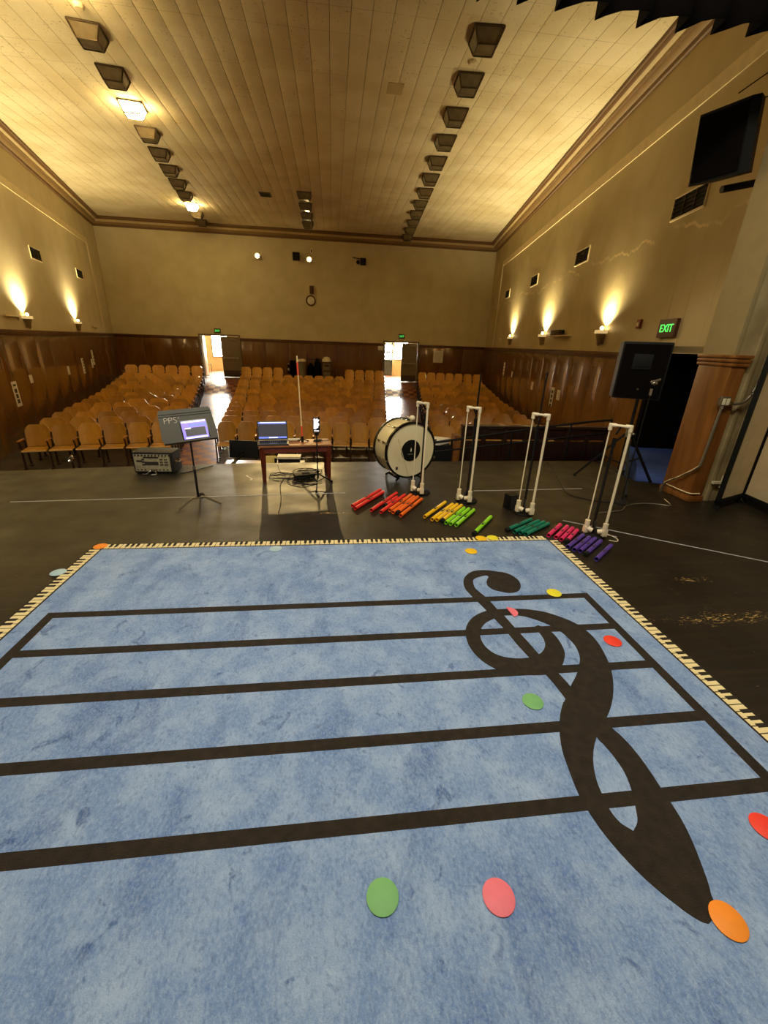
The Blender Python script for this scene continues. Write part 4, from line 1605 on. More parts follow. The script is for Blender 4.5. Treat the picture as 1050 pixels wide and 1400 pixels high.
b.box((1.13, -.1, .12), (.05, .2, .2), bev=.006)
b.build('wall_plate', M['black'], br)
cable('thin black speaker wire rising from the hung loudspeaker', [(4.12, 5.05, 4.16), (4.35, 4.92, 4.33), (4.6, 4.80, 4.5), (4.85, 4.77, 4.8)], .006)
cable('second thin black wire from the hung loudspeaker to the pier', [(4.32, 4.98, 4.10), (4.55, 4.85, 4.2), (4.7, 4.77, 4.35), (4.8, 4.77, 4.7)], .006)

# ------------------------------------------------------------------ pleated valance
va = MB()
prof = []
x = -5.6
P = .335
while x < 5.6:
    prof += [(x, 4.30), (x + P * .18, 4.23), (x + P * .40, 4.155), (x + P * .70, 4.12), (x + P * .96, 4.115)]
    x += P
zz = [4.12, 4.4, 5.2, 6.4]
cols = []
for i, (x, y) in enumerate(prof):
    cols.append([va.bm.verts.new((x + .02 * math.sin(z * 2 + i), 4.2 + (y - 4.2) * (1 if k == 0 else .8), z - (.02 * math.sin(x * 3.1) if k == 0 else 0))) for k, z in enumerate(zz)])
for a, c in zip(cols, cols[1:]):
    for k in range(3):
        va.bm.faces.new((a[k], c[k], c[k + 1], a[k + 1])).smooth = True
o = va.build('valance_curtain', M['black_cloth'])
sm = o.modifiers.new('thickness', 'SOLIDIFY')
sm.thickness = .008
tag(o, 'dark pleated valance curtain hanging across the top of the stage opening', 'curtain')

# ------------------------------------------------------------------ folding room divider
dv = thing('folding_divider', 'folding beige fabric room divider with black frames on casters', 'room divider', (0, 0, 0))
for (ax, ay), (cx, cy) in (((4.47, 4.06), (5.02, 4.285)), ((5.035, 4.265), (4.95, 3.66)), ((4.97, 3.645), (5.6, 3.40))):
    a, c = Vector((ax, ay, 0)), Vector((cx, cy, 0))
    L = (c - a).length
    rz = math.atan2(c.y - a.y, c.x - a.x)
    b = MB()
    b.box((L / 2, 0, 1.13), (L - .06, .03, 2.0))
    pn_ = b.build('fabric_panel', M['divider'], dv, a, rz)
    b = MB()
    for xx in (.015, L - .015):
        b.box((xx, 0, 1.12), (.03, .05, 2.10), bev=.004)
    for z in (.09, 2.16):
        b.box((L / 2, 0, z), (L, .05, .05), bev=.004)
    b.build('frame', M['black'], pn_)
    for xx in (.03, L - .03):
        b = MB()
        b.cyl((xx - .012, 0, .027), (xx + .012, 0, .027), .027)
        b.box((xx, 0, .06), (.03, .03, .03))
        b.build('caster', M['rubber'], pn_)

# conduit and outlets on the pier
cb = thing('conduit', 'grey metal conduit with outlet box fixed to the wooden pier', 'conduit', (0, 0, 0))
b = MB()
b.box((4.350, 4.285, 1.215), (.115, .05, .10), bev=.006)
b.build('outlet_box', M['steel'], cb)
b = MB()
b.box((4.325, 4.257, 1.215), (.035, .008, .07), bev=.002)
b.box((4.375, 4.257, 1.215), (.035, .008, .07), bev=.002)
b.build('socket_plate', M['cream_plastic'], cb)
b = MB()
b.tube([(4.410, 4.285, 1.20), (4.500, 4.28, 1.19), (4.600, 4.28, 1.22), (4.670, 4.285, 1.32), (4.710, 4.29, 1.5), (4.740, 4.29, 1.9), (4.760, 4.295, 2.5), (4.770, 4.30, 3.4), (4.770, 4.30, 4.03)], .015)
b.build('upper_conduit', M['steel'], cb)
b = MB()
b.tube([(4.335, 4.275, 1.17), (4.325, 4.272, 1.0), (4.312, 4.272, .55), (4.305, 4.30, .44), (4.285, 4.5, .26), (4.280, 4.66, .14), (4.280, 4.70, 0.0)], .015)
b.build('lower_conduit', M['steel'], cb)
b = MB()
b.cyl((4.410, 4.285, 1.2), (4.450, 4.284, 1.195), .022)
b.cyl((4.335, 4.275, 1.17), (4.334, 4.275, 1.135), .022)
b.build('coupling', M['chrome'], cb)
b = MB()
b.box((4.750, 4.29, .26), (.09, .07, .16), bev=.008)
b.box((4.795, 4.285, .24), (.01, .05, .10), bev=.003, mi=1)
b.box((4.650, 4.312, .25), (.12, .03, .03), mi=0)
tag(b.build('wall_outlet', [M['cream_plastic'], M['ink']]), 'cream wall outlet low on the plaster beside the divider', 'outlet')

# ------------------------------------------------------------------ wall sconces with uplight
def sconce(loc, rz, lab, power=880):
    t = thing('wall_sconce', lab, 'wall lamp', loc, rz, 'uplight wall sconces')
    b = MB()
    b.box((0, .085, 0), (.31, .17, .075), bev=.012)
    b.build('rim', M['sconce_rim'], t)
    b = MB()
    b.lathe([(.0, -.30), (.02, -.295), (.03, -.27), (.045, -.25), (.05, -.2), (.085, -.10), (.11, -.04)], 16, (0, .085, 0))
    b.box((0, .02, -.12), (.12, .04, .30), bev=.01)
    b.build('bracket', M['sconce'], t)
    b = MB()
    b.ball((-.02, .09, .075), .038)
    b.build('bulb', M['bulb'], t)
    l = bpy.data.lights.new('sconce_light', 'SPOT')
    l.energy = power
    l.color = HOUSE
    l.spot_size = math.radians(150)
    l.spot_blend = 1.0
    l.shadow_soft_size = .04
    o = bpy.data.objects.new('sconce_light', l)
    COL.objects.link(o)
    o.parent = t
    o.location = (-.02, .075, .14)
    o.rotation_euler = (math.radians(180 + 8), 0, 0)
    return t


for y, w in ((9.54, 'nearest the exit sign, on the stained wall'), (13.9, 'middle one of three on the stained wall beside the projector shelf'), (18.42, 'farthest one on the stained wall')):
    sconce(on_r(y, 0, 2.1), RZR, 'glowing plaster wall sconce, ' + w, 430 if y < 10 else 900)
for y, w in ((13.87, 'nearer one on the wall with the tall posters'), (18.54, 'farther one on the wall with the tall posters')):
    sconce(on_l(y, 0, 2.02), RZL, 'glowing plaster wall sconce, ' + w)
sconce(on_l(9.3, 0, 2.02), RZL, 'glowing plaster wall sconce outside the frame, closest to the stage')


def wall_vent(loc, rz, lab):
    t = thing('wall_vent', lab, 'vent', loc, rz, 'wall vents in a row')
    b = MB()
    for c, d in (((0, .015, -.165), (.90, .03, .03)), ((0, .015, .155), (.90, .03, .02)), ((-.44, .015, 0), (.02, .03, .31)), ((.44, .015, 0), (.02, .03, .31))):
        b.box(c, d, bev=.004)
    b.build('frame', M['trim_paint'], t)
    b = MB()
    b.box((0, .004, 0), (.88, .008, .31))
    b.build('backing', M['black'], t)
    b = MB()
    for xx in (-.147, .147):
        b.box((xx, .015, 0), (.014, .02, .30))
    b.build('mullion', M['bronze'], t)
    for k in range(5):
        b = MB()
        b.box((0, .014, -.12 + k * .06), (.86, .018, .008), rot=Matrix.Rotation(.5, 3, 'X'))
        b.build('slat', M['vent'], t)


for y, w in ((7.45, 'directly below the hung loudspeaker'), (11.82, 'second from the stage on the stained wall'), (16.15, 'third from the stage on the stained wall'), (20.4, 'smallest and farthest on the stained wall')):
    wall_vent(on_r(y, 0, 3.97), RZR, 'dark rectangular wall vent, ' + w)
for y, w in ((16.0, 'nearer one on the wall with the tall posters'), (20.5, 'farther one on the wall with the tall posters')):
    wall_vent(on_l(y, 0, 3.88), RZL, 'dark rectangular wall vent, ' + w)


def exit_sign(loc, rz, w, h, lab):
    t = thing('exit_sign', lab, 'sign', loc, rz, 'green exit signs')
    b = MB()
    b.box((0, .03, 0), (w, .06, h), bev=.006)
    b.build('housing', M['frame_brown'], t)
    o = text_obj('EXIT', 'lettering', h * .60, M['exit_green'], t, (0, .062, -.005), (PI / 2, 0, PI))
    o.scale = (w / h * .62, 1, 1)


exit_sign(on_r(7.07, 0, 2.09), RZR, .50, .29, 'brown exit sign with green EXIT letters above the dark doorway')
exit_sign((-6.0, YB, 2.0), PI, .32, .23, 'small green EXIT sign over the back door behind the music stand')
exit_sign((3.78, YB, 2.08), PI, .32, .23, 'small green EXIT sign over the back door behind the drum')

t = thing('fire_alarm', 'small red fire alarm strobe on the wall beside the exit sign', 'alarm', on_r(8.07, 0, 2.2), RZR)
b = MB()
b.box((0, .025, 0), (.13, .05, .16), bev=.008)
b.build('body', M['red_plastic'], t)
b = MB()
b.box((-.03, .06, -.01), (.06, .03, .07), bev=.01)
b.build('strobe', M['cream_plastic'], t)


def ledge(loc, rz, w, lab):
    b = MB()
    b.box((0, .034, 0), (w, .06, .03), bev=.005)
    b.box((-w / 2 + .04, .034, -.05), (.04, .05, .09), bev=.005)
    tag(b.build('conduit_ledge', M['trim_paint'], None, loc, rz), lab, 'ledge')


ledge(on_l(13.05, 0, 2.02), RZL, .85, 'pale wall ledge beside the nearer sconce with tall posters below')
ledge(on_l(21.0, 0, 1.93), RZL, .5, 'short pale wall ledge near the far corner past both sconces')
ledge(on_r(20.8, 0, 2.08), RZR, .5, 'short pale wall ledge past the farthest sconce on the stained wall')
t = thing('projector_shelf', 'brown projector box on a wall shelf beside the middle sconce', 'shelf', on_r(12.3, 0, 2.06), RZR)
b = MB()
b.box((0, .10, 0), (1.5, .2, .03), bev=.005)
b.build('shelf_board', M['trim_paint'], t)
b = MB()
b.box((.15, .10, .09), (.75, .15, .14), bev=.01)
b.build('projector_body', M['bronze'], t)
b = MB()
b.cyl((-.28, .1, .10), (-.34, .1, .10), .045)
b.build('lens', M['black'], t)


def poster(loc, rz, w, h, blocks, lab, cat='poster'):
    t = thing('wall_poster', lab, cat, loc, rz)
    b = MB()
    b.box((0, .026, 0), (w, .004, h))
    b.build('sheet', M['paper'], t)
    if blocks:
        b = MB()
        for (x, z, bw, bh) in blocks:
            b.box((x, .029, z), (bw, .002, bh))
        b.build('print', M['ink'], t)


bl4 = [(0, .20 - .13 * k, .15, .09) for k in range(4)]
poster(on_l(12.08, 0, .14), RZL, .30, .62, [(0, .22, .16, .05)] + [(.0, .08 - .13 * k, .14, .10) for k in range(3)], 'tall white poster with three dark pictures on the wood wall nearest the seats')
poster(on_l(13.2, 0, .42), RZL, .20, .22, None, 'small blank white notice next to the tall poster with dark pictures')
poster(on_l(16.43, 0, .43), RZL, .22, .28, None, 'small white notice alone on the wood wall below the sconces')
poster(on_l(18.2, 0, .48), RZL, .28, .56, [(-.06, .2 - .1 * k, .10, .05) for k in range(5)], 'tall white poster with a column of small dark lines')
poster(on_l(19.45, 0, .50), RZL, .20, .34, None, 'short white paper beside the farthest tall poster')
poster(on_l(19.75, 0, .72), RZL, .24, .58, [(0, .1 - .12 * k, .12, .03) for k in range(3)], 'farthest tall white poster on the wood wall')
poster(on_r(12.15, 0, .37), RZR, .27, .55, [(0, .15 - .13 * k, .14, .09) for k in range(4)], 'tall poster with dark squares on the glossy wood wall')
poster(on_r(11.62, 0, .48), RZR, .27, .28, [(0, .0, .16, .006), (0, .05, .16, .006)], 'pale square notice beside the poster with dark squares')
poster(on_r(14.3, 0, .50), RZR, .22, .26, None, 'white dispenser card on the glossy wood wall above the seats')
poster(on_r(19.0, 0, .80), RZR, .26, .56, [(0, .15 - .13 * k, .14, .05) for k in range(4)], 'tall white poster near the far corner of the glossy wall')
poster(on_r(17.4, 0, .68), RZR, .16, .22, None, 'small white notice between the two tall posters on glossy wall')
poster((5.92, YB, 1.1), PI, .56, .64, [(0, .22 - .07 * k, .40, .008) for k in range(7)], 'large white paper notice on the back wall beside the drum-side door')
poster((2.62, YB, 1.44), PI, .28, .24, None, 'small white sign on the wood just before the drum-side back door')

# ------------------------------------------------------------------ back wall fixtures
for x, z, lab in ((-3.66, 5.48, 'bright round spotlight high on the back wall, alone'), (-1.13, 5.46, 'bright round spotlight in a white bracket above the clock')):
    t = thing('wall_spotlight', lab, 'spotlight', (x, YB, z), PI, 'spotlights on the back wall')
    b = MB()
    b.box((0, .03, 0), (.34, .06, .26), bev=.01)
    b.bar((.0, .04, 0), (0, .16, 0), .04)
    b.build('bracket', M['cream_plastic'], t)
    b = MB()
    b.lathe([(.04, .12), (.10, .22), (.12, .27), (.105, .27), (.03, .14)], 20, (0, 0, 0), Matrix.Rotation(PI / 2, 3, 'X') @ Matrix.Rotation(PI, 3, 'X'), caps=False)
    b.build('reflector', M['steel'], t)
    b = MB()
    b.ball((0, .25, 0), .085, sc=(1, .5, 1))
    b.build('lens', M['spot_bulb'], t)
b = MB()
b.box((0, .10, 0), (.34, .2, .34), bev=.02)
b.box((0, .205, 0), (.28, .01, .28), bev=.004)
tag(b.build('wall_speaker', M['black'], None, (-1.78, YB, 5.58), PI), 'small black square speaker between the two bright spotlights', 'speaker')
t = thing('smoke_sensor', 'small white sensor above the spotlight over the clock', 'sensor', (-1.01, YB, 5.86), PI)
b = MB()
b.box((0, .03, 0), (.12, .06, .26), bev=.02)
b.build('body', M['cream_plastic'], t)
b = MB()
b.box((0, .062, 0), (.05, .01, .12), bev=.004)
b.build('window', M['black'], t)
t = thing('security_camera', 'dark camera on an arm with a black box on the back wall', 'camera', (1.45, YB - .02, 5.52), PI)
b = MB()
b.box((-.14, .12, 0), (.28, .24, .30), bev=.02)
b.build('body', M['black'], t)
b = MB()
b.ball((.12, .14, -.04), .10)
b.bar((.0, .14, .10), (.40, .18, .15), .035)
b.build('lamp_arm', M['black'], t)
t = thing('wall_clock', 'round brown-rimmed wall clock on the back wall', 'clock', (-1.12, YB, 3.63), PI)
b = MB()
b.lathe([(0, .02), (.19, .02), (.19, .028)], 32, (0, 0, 0), Matrix.Rotation(-PI / 2, 3, 'X'))
b.build('face', M['paper'], t)
b = MB()
b.lathe([(.19, 0), (.255, 0), (.255, .04), (.225, .06), (.19, .035), (.19, 0)], 32, (0, 0, 0), Matrix.Rotation(-PI / 2, 3, 'X'), caps=False)
b.build('rim', M['wainscot_cap'], t)
b = MB()
b.bar((0, .032, 0), (-.08, .032, -.08), .014, .004)
b.bar((0, .034, 0), (.02, .034, .15), .010, .004)
b.build('hands', M['ink'], t)
b = MB()
b.box((0, .05, 0), (.20, .1, .36), bev=.01)
b.bar((0, .02, -.18), (.01, .02, -.28), .012)
tag(b.build('bell_box', M['frame_brown'], None, (-1.06, YB, 4.13), PI), 'small brown bell box right above the wall clock', 'box')

# ------------------------------------------------------------------ ceiling lanterns
SLOPES = {}


def lantern(loc, rz, lit, lab, s=1.0, grp='glass lanterns on the ceiling'):
    key = ('lantern', lit)
    if key in SLOPES:
        o = copy_tree(SLOPES[key])
        o.location, o.rotation_euler, o.scale = loc, (0, 0, rz), (s, s, s)
        tag(o, lab, 'ceiling lamp', grp)
        return o
    t = thing('ceiling_lantern', lab, 'ceiling lamp', loc, rz, grp)
    SLOPES[key] = t
    A_, C_, H_ = .25, .165, .19
    top = [(-A_, -A_, 0), (A_, -A_, 0), (A_, A_, 0), (-A_, A_, 0)]
    bot = [(-C_, -C_, -H_), (C_, -C_, -H_), (C_, C_, -H_), (-C_, C_, -H_)]
    b = MB()
    for k in range(4):
        b.bar(top[k], top[(k + 1) % 4], .028)
        b.bar(bot[k], bot[(k + 1) % 4], .022)
        b.bar(top[k], bot[k], .022)
    b.build('frame', M['bronze'], t)
    g = M['lantern_lit'] if lit else M['lantern_glass']
    for k in range(4):
        q = MB()
        n = (k + 1) % 4
        pts = [Vector(top[k]), Vector(top[n]), Vector(bot[n]), Vector(bot[k])]
        cc = sum(pts, Vector()) / 4
        nn = (pts[1] - pts[0]).cross(pts[3] - pts[0]).normalized()
        if nn.dot(Vector((cc.x, cc.y, 0))) > 0:
            nn = -nn
        pts = [cc + (p - cc) * .94 for p in pts]
        va_ = [q.bm.verts.new(p) for p in pts]
        vb_ = [q.bm.verts.new(p + nn * .006) for p in pts]
        q.bm.faces.new(va_)
        q.bm.faces.new(vb_)
        for m_ in range(4):
            q.bm.faces.new((va_[m_], va_[(m_ + 1) % 4], vb_[(m_ + 1) % 4], vb_[m_]))
        q.build('pane', g, t)
    q = MB()
    q.box((0, 0, -H_ + .004), (2 * C_ - .02, 2 * C_ - .02, .006))
    q.build('bottom_pane', g, t)
    if not lit:
        q = MB()
        q.ball((0, 0, -.09), .06)
        q.cyl((0, 0, -.05), (0, 0, 0), .03)
        q.build('lamp_bulb', M['cream_plastic'], t)
    t.scale = (s, s, s)
    return t


LX = [(-4.15, 9.3, 1), (-4.28, 10.64, 0), (-4.46, 11.95, 0), (-4.65, 13.29, 1), (-4.82, 14.61, 0), (-5.0, 15.92, 0), (-5.17, 17.21, 0), (-5.34, 18.5, 0), (-5.51, 19.8, 0), (-5.69, 21.2, 1), (-5.86, 22.5, 0), (-6.03, 23.8, 0)]
for i, (x, y, lit) in enumerate(LX):
    lab = ('lit ceiling lantern just outside the frame above the poster-side row' if i < 1 else
           ('glowing ' if lit else 'unlit dark ') + 'ceiling lantern, %s in view from the stage in the poster-side row' % ORD[i])
    lantern((x, y, ZC - .02), math.radians(7.6), lit, lab)
for i in range(12):
    lantern((2.70 + i * .0955, 9.49 + i * 1.314, ZC - .02), math.radians(-4.1), 0, 'unlit dark ceiling lantern, %s from the stage in the row near the stained wall' % ORD[i + 1])
for i in range(4):
    lantern((-.985 - i * .03, 18.77 + i * 1.35, ZC - .02), math.radians(1), 0, 'unlit dark ceiling lantern, %s from the stage in the short middle group' % ORD[i + 1])
for x, y, lab in ((-4.12, 10.03, 'round pale smoke detector on the ceiling before the poster-side lanterns'), (2.70, 10.25, 'round tan smoke detector between the first two lanterns near stained wall')):
    b = MB()
    b.lathe([(0, -.05), (.06, -.05), (.085, -.03), (.09, 0), (0, 0)], 20, (x, y, ZC))
    tag(b.build('smoke_detector', M['trim_paint']), lab, 'smoke detector')
t = thing('ceiling_hatch', 'small dark ceiling vent alone near the middle lantern group', 'vent', (-2.45, 19.2, ZC))
b = MB()
b.box((0, 0, -.012), (.42, .5, .024), bev=.004)
b.build('frame', M['bronze'], t)
b = MB()
for k in range(4):
    b.box((0, -.17 + k * .11, -.028), (.34, .05, .012))
b.build('slats', M['vent'], t)
b = MB()
b.box((1.375, 11.42, ZC - .003), (.33, .42, .008))
tag(b.build('ceiling_patch', M['cornice_light']), 'slightly darker square patch on the ceiling in the middle', 'patch')

# ------------------------------------------------------------------ auditorium seats
SEAT = {}


def seat_meshes():
    b = MB()                                               # curved plywood back
    W_, n, m_ = .232, 8, 8
    rows_ = []
    for j in range(m_ + 1):
        v_ = j / m_
        z = .44 + .46 * v_
        if v_ > .66:
            hw = W_ * (1 - .36 * ((v_ - .66) / .34) ** 2.4)
        else:
            hw = W_ * (.95 + .05 * v_ / .8)
        rows_.append([(hw * (-1 + 2 * i / n), z, v_) for i in range(n + 1)])
    fr, bk = [], []
    for r_ in rows_:
        a_, c_ = [], []
        for (x, z, v_) in r_:
            y = .17 + .11 * v_ + .035 * (1 - (x / W_) ** 2)
            a_.append(b.bm.verts.new((x, y, z)))
            c_.append(b.bm.verts.new((x, y + .016, z)))
        fr.append(a_)
        bk.append(c_)
    for j in range(m_):
        for i in range(n):
            b.bm.faces.new((fr[j][i], fr[j][i + 1], fr[j + 1][i + 1], fr[j + 1][i])).smooth = True
            b.bm.faces.new((bk[j][i], bk[j + 1][i], bk[j + 1][i + 1], bk[j][i + 1])).smooth = True
        for e in (0, n):
            b.bm.faces.new((fr[j][e], fr[j + 1][e], bk[j + 1][e], bk[j][e]))
    for i in range(n):
        for e in (0, m_):
            b.bm.faces.new((fr[e][i], fr[e][i + 1], bk[e][i + 1], bk[e][i]))
    SEAT['backrest'] = (b, M['seat_wood'])
    b = MB()                                               # seat pan, ply edge in front
    b.box((0, -.02, .425), (.44, .38, .022))
    b.box((0, -.215, .418), (.44, .03, .030), bev=.006, mi=1)
    SEAT['seat_pan'] = (b, [M['seat_wood'], M['seat_edge']])

    def arm(b, x):
        b.box((x, -.02, .625), (.048, .30, .024), bev=.008)
        return b

    def std(b, x):
        b.bar((x, .17, .60), (x, .20, .04), .03, .04)
        b.bar((x, -.12, .615), (x, -.06, .40), .026, .03)
        b.bar((x, -.10, .40), (x, -.14, .02), .03, .04)
        b.bar((x, -.13, .41), (x, .19, .41), .026, .05)
        b.box((x, -.15, .012), (.05, .09, .024))
        b.box((x, .21, .012), (.05, .09, .024))
        b.bar((x, .18, .60), (x, .24, .74), .024, .04)
        return b
    SEAT['armrest'] = (arm(MB(), -.25), M['arm_wood'])
    SEAT['standard'] = (std(MB(), -.25), M['seat_iron'])
    SEAT['armrest_end'] = (arm(MB(), .25), M['arm_wood'])
    SEAT['standard_end'] = (std(MB(), .25), M['seat_iron'])


seat_meshes()
PROTO = {}
for k, (b, m_) in SEAT.items():
    PROTO[k] = b.build(k.replace('_end', ''), m_)
    COL.objects.unlink(PROTO[k])

SP = .50
plan = []


def fit(w, r_):
    """seats across a run; neighbouring rows differ by one so that the seats are staggered"""
    n = int(w / SP + .5)
    if (n + r_) % 2:
        n = n - 1 if w / n < SP else n + 1
        if w / n < .455:
            n -= 2
    return n, w / n


def arc_y(R_, x):
    return FAN[1] + math.sqrt(R_ * R_ - (x - FAN[0]) ** 2)


for r_ in range(1, 16):
    R_ = 23.7 + .88 * (r_ - 1)

    def ang(x):
        return math.asin((x - FAN[0]) / R_)
    y0 = arc_y(R_, -5.5)
    # block beside the posters: starts at the aisle, runs to the wall
    ye = arc_y(R_, -4.5)
    e = aisle_x(ye)
    a0 = ang(e[0])
    aw = ang(xl(y0) + .95)
    n, q = fit((a0 - aw) * R_, r_ + 1)
    for i in range(n):
        plan.append((r_, R_, a0 - (i + .5) * q / R_, 'A', i, i == 0, q))
    e = aisle_x(arc_y(R_, -3))
    e2 = aisle_x(arc_y(R_, 2))
    a0, a1 = ang(e[1] + .03), ang(e2[2] - .03)
    n, q = fit((a1 - a0) * R_, r_ + (1 if r_ > 14 else 0))
    sp2 = (a1 - a0) / n
    for i in range(n):
        if r_ == 15 and 4 <= i < n - 4:
            continue
        plan.append((r_, R_, a0 + (i + .5) * sp2, 'B', i, i == n - 1 or (r_ == 15 and i == 3), q))
    e = aisle_x(arc_y(R_, 3))
    a0 = ang(e[3] + .03)
    aw = ang(xr(arc_y(R_, 6)) - .55)
    n, q = fit((aw - a0) * R_, r_)
    for i in range(n):
        plan.append((r_, R_, a0 + (i + .5) * q / R_, 'C', i, i == n - 1, q))

BLK = {'A': 'block behind the music stand', 'B': 'middle block', 'C': 'block behind the drum'}
GRP = {'A': 'auditorium seats behind the music stand', 'B': 'auditorium seats in the middle block', 'C': 'auditorium seats behind the drum'}
FROM = {'A': 'seat %s from the aisle', 'B': 'seat %s from the music-stand aisle', 'C': 'seat %s from the aisle'}
seats = []
for (r_, R_, a, blk, i, end, q) in plan:
    x, y = FAN[0] + R_ * math.sin(a), FAN[1] + R_ * math.cos(a)
    seats.append((math.hypot(x, y), r_, x, y, -a, blk, i, end, q))
seats.sort()
rest = bmesh.new()
restm = [M['seat_wood'], M['seat_edge'], M['arm_wood'], M['seat_iron']]
for idx, (_, r_, x, y, rz, blk, i, end, q) in enumerate(seats):
    z = zfloor(x, y) + .004
    parts = ['backrest', 'seat_pan', 'armrest', 'standard'] + (['armrest_end', 'standard_end'] if end else [])
    if idx < 300:
        t = thing('auditorium_seat', 'amber plywood auditorium seat, row %s, %s, %s' % (NUM[r_], FROM[blk] % NUM[i + 1], BLK[blk]), 'seat', (x, y, z), rz, GRP[blk])
        t.scale = (q / .502, 1, 1)
        for p in parts:
            o = PROTO[p].copy()
            COL.objects.link(o)
            o.name = p.replace('_end', '')
            o.parent = t
    else:
        mt = Matrix.Translation((x, y, z)) @ Matrix.Rotation(rz, 4, 'Z') @ Matrix.Diagonal((q / .502, 1, 1, 1))
        for p in parts:
            off = {'backrest': 0, 'seat_pan': 0, 'armrest': 2, 'standard': 3, 'armrest_end': 2, 'standard_end': 3}[p]
            tmp = bmesh.new()
            tmp.from_mesh(PROTO[p].data)
            tmp.transform(mt)
            for f in tmp.faces:
                f.material_index += off
            me = bpy.data.meshes.new('tmp')
            tmp.to_mesh(me)
            tmp.free()
            rest.from_mesh(me)
            bpy.data.meshes.remove(me)
me = bpy.data.meshes.new('far_auditorium_seats')
rest.to_mesh(me)
rest.free()
for m_ in restm:
    me.materials.append(m_)
o = bpy.data.objects.new('far_auditorium_seats', me)
COL.objects.link(o)
o['kind'] = 'stuff'
tag(o, 'rearmost rows of amber plywood auditorium seats below the back wall', 'seat')
for k in PROTO.values():
    bpy.data.objects.remove(k)

# ------------------------------------------------------------------ things standing at the back of the hall
def bin_(loc, lab, lid_m, body_m, w, h, dome):
    t = thing('waste_bin', lab, 'bin', loc)
    b = MB()
    b.lathe([(0, 0), (w * .42, 0), (w * .48, h * .80), (w * .5, h * .82), (0, h * .82)], 20)
    b.build('body', body_m, t)
    b = MB()
    b.lathe([(w * .52, h * .82), (w * .54, h * .86), (w * .50, h * .90), (w * .3, h * (1.0 if dome else .93)), (0, h * (1.02 if dome else .94))], 20)
    b.build('lid', lid_m, t)
    return t


bin_((-1.64, 23.5, ZD), 'grey waste bin with a pale lid by the back wall', M['cream_plastic'], M['grey_bin'], .42, 1.20, False)
t = bin_((-.34, 23.5, ZD), 'cream waste bin with dark bands and pale dome lid', M['cream_plastic'], M['grey_bin'], .46, 1.24, True)
b = MB()
b.lathe([(.225, .95), (.245, .95), (.245, 1.0), (.225, 1.0)], 20, caps=False)
b.lathe([(.212, .50), (.236, .50), (.236, .60), (.214, .60)], 20, caps=False)
b.build('dark_band', M['wainscot_cap'], t)
b = MB()
b.box((0, -.235, .82), (.24, .012, .10), bev=.003)
b.build('label_plate', M['frame_brown'], t)
t = thing('cleaning_cart', 'dark cart with black bags between the two bins at back', 'cart', (-1.0, 23.6, ZD))
b = MB()
b.box((0, 0, .12), (.75, .45, .08), bev=.02)
for sx in (-1, 1):
    b.bar((sx * .36, .18, .1), (sx * .36, .18, 1.35 if sx < 0 else 1.15), .04)
b.bar((-.36, .18, 1.1), (.36, .18, 1.1), .04)
b.build('frame', M['black'], t)
for dx, hh, ww in ((-.18, .75, .20), (.18, 1.0, .19)):
    b = MB()
    b.lathe([(0, .16), (ww, .16), (ww * 1.1, .16 + hh * .5), (ww * .8, .16 + hh * .8), (ww * .25, .16 + hh), (0, .18 + hh)], 14, (dx, 0, 0))
    b.build('bag', M['black_cloth'], t)
b = MB()
for sx in (-1, 1):
    for sy in (-1, 1):
        b.cyl((sx * .3 - .02, sy * .16, .05), (sx * .3 + .02, sy * .16, .05), .05)
b.build('wheels', M['rubber'], t)
t = thing('upright_case', 'tall dark case standing beside the grey bin at the back', 'case', (-2.09, 23.6, ZD))
b = MB()
b.box((0, 0, .52), (.34, .30, 1.0), bev=.06)
b.build('shell', M['black_cloth'], t)
b = MB()
b.tube([(-.08, -.15, .95), (-.06, -.18, 1.02), (.06, -.18, 1.02), (.08, -.15, .95)], .014, smooth_n=2)
b.build('handle', M['black'], t)
t = thing('fire_extinguisher', 'dark fire extinguisher hanging on the back wall by the case', 'extinguisher', (-2.42, YB - .12, -.02))
b = MB()
b.lathe([(0, 0), (.07, 0), (.075, .03), (.075, .36), (.05, .42), (.025, .44), (.025, .48), (0, .48)], 16)
b.build('cylinder', M['black'], t)
b = MB()
b.box((0, -.02, .50), (.05, .12, .03), bev=.006)
b.box((0, -.076, .22), (.07, .006, .12))
b.build('valve_label', M['cream_plastic'], t)
t = thing('lobby_chair', 'dark chair standing in the lobby beyond the open back door', 'chair', (-7.85, 28.4, ZD + .0), math.radians(70))
b = MB()
b.box((0, 0, .45), (.42, .42, .04), bev=.008)
b.build('seat', M['door_dark'], t)
b = MB()
b.box((0, .2, .72), (.40, .03, .36), bev=.008)
b.build('backrest', M['door_dark'], t)
for sx in (-1, 1):
    for sy in (-1, 1):
        b = MB()
        b.bar((sx * .18, sy * .19, .45), (sx * .19, sy * .2, 0), .035)
        b.build('leg', M['door_dark'], t)

# ------------------------------------------------------------------ below the apron: cart, barrier, rail
ct = thing('media_cart', 'dark media cart below the stage edge behind the low table', 'cart', (-1.15, 6.78, -1.16))
b = MB()
b.box((0, 0, .91), (1.30, .56, .03), bev=.006)
b.build('shelf_top', M['table_wood'], ct)
b = MB()
b.box((0, 0, .25), (1.24, .52, .03))
b.build('shelf_low', M['black'], ct)
for sx in (-1, 1):
    for sy in (-1, 1):
        b = MB()
        b.bar((sx * .60, sy * .24, .0), (sx * .60, sy * .24, .90), .035)
        b.build('post', M['black'], ct)
ZT = -.232
t = thing('monitor', 'black flat monitor tilted on the cart beside the low table', 'monitor', (-1.46, 6.80, ZT), math.radians(8))
b = MB()
b.box((0, .06, .235), (.44, .04, .285), rot=Matrix.Rotation(math.radians(-6), 3, 'X') @ Matrix.Rotation(math.radians(4), 3, 'Y'), bev=.008)
b.build('panel', M['black'], t)
b = MB()
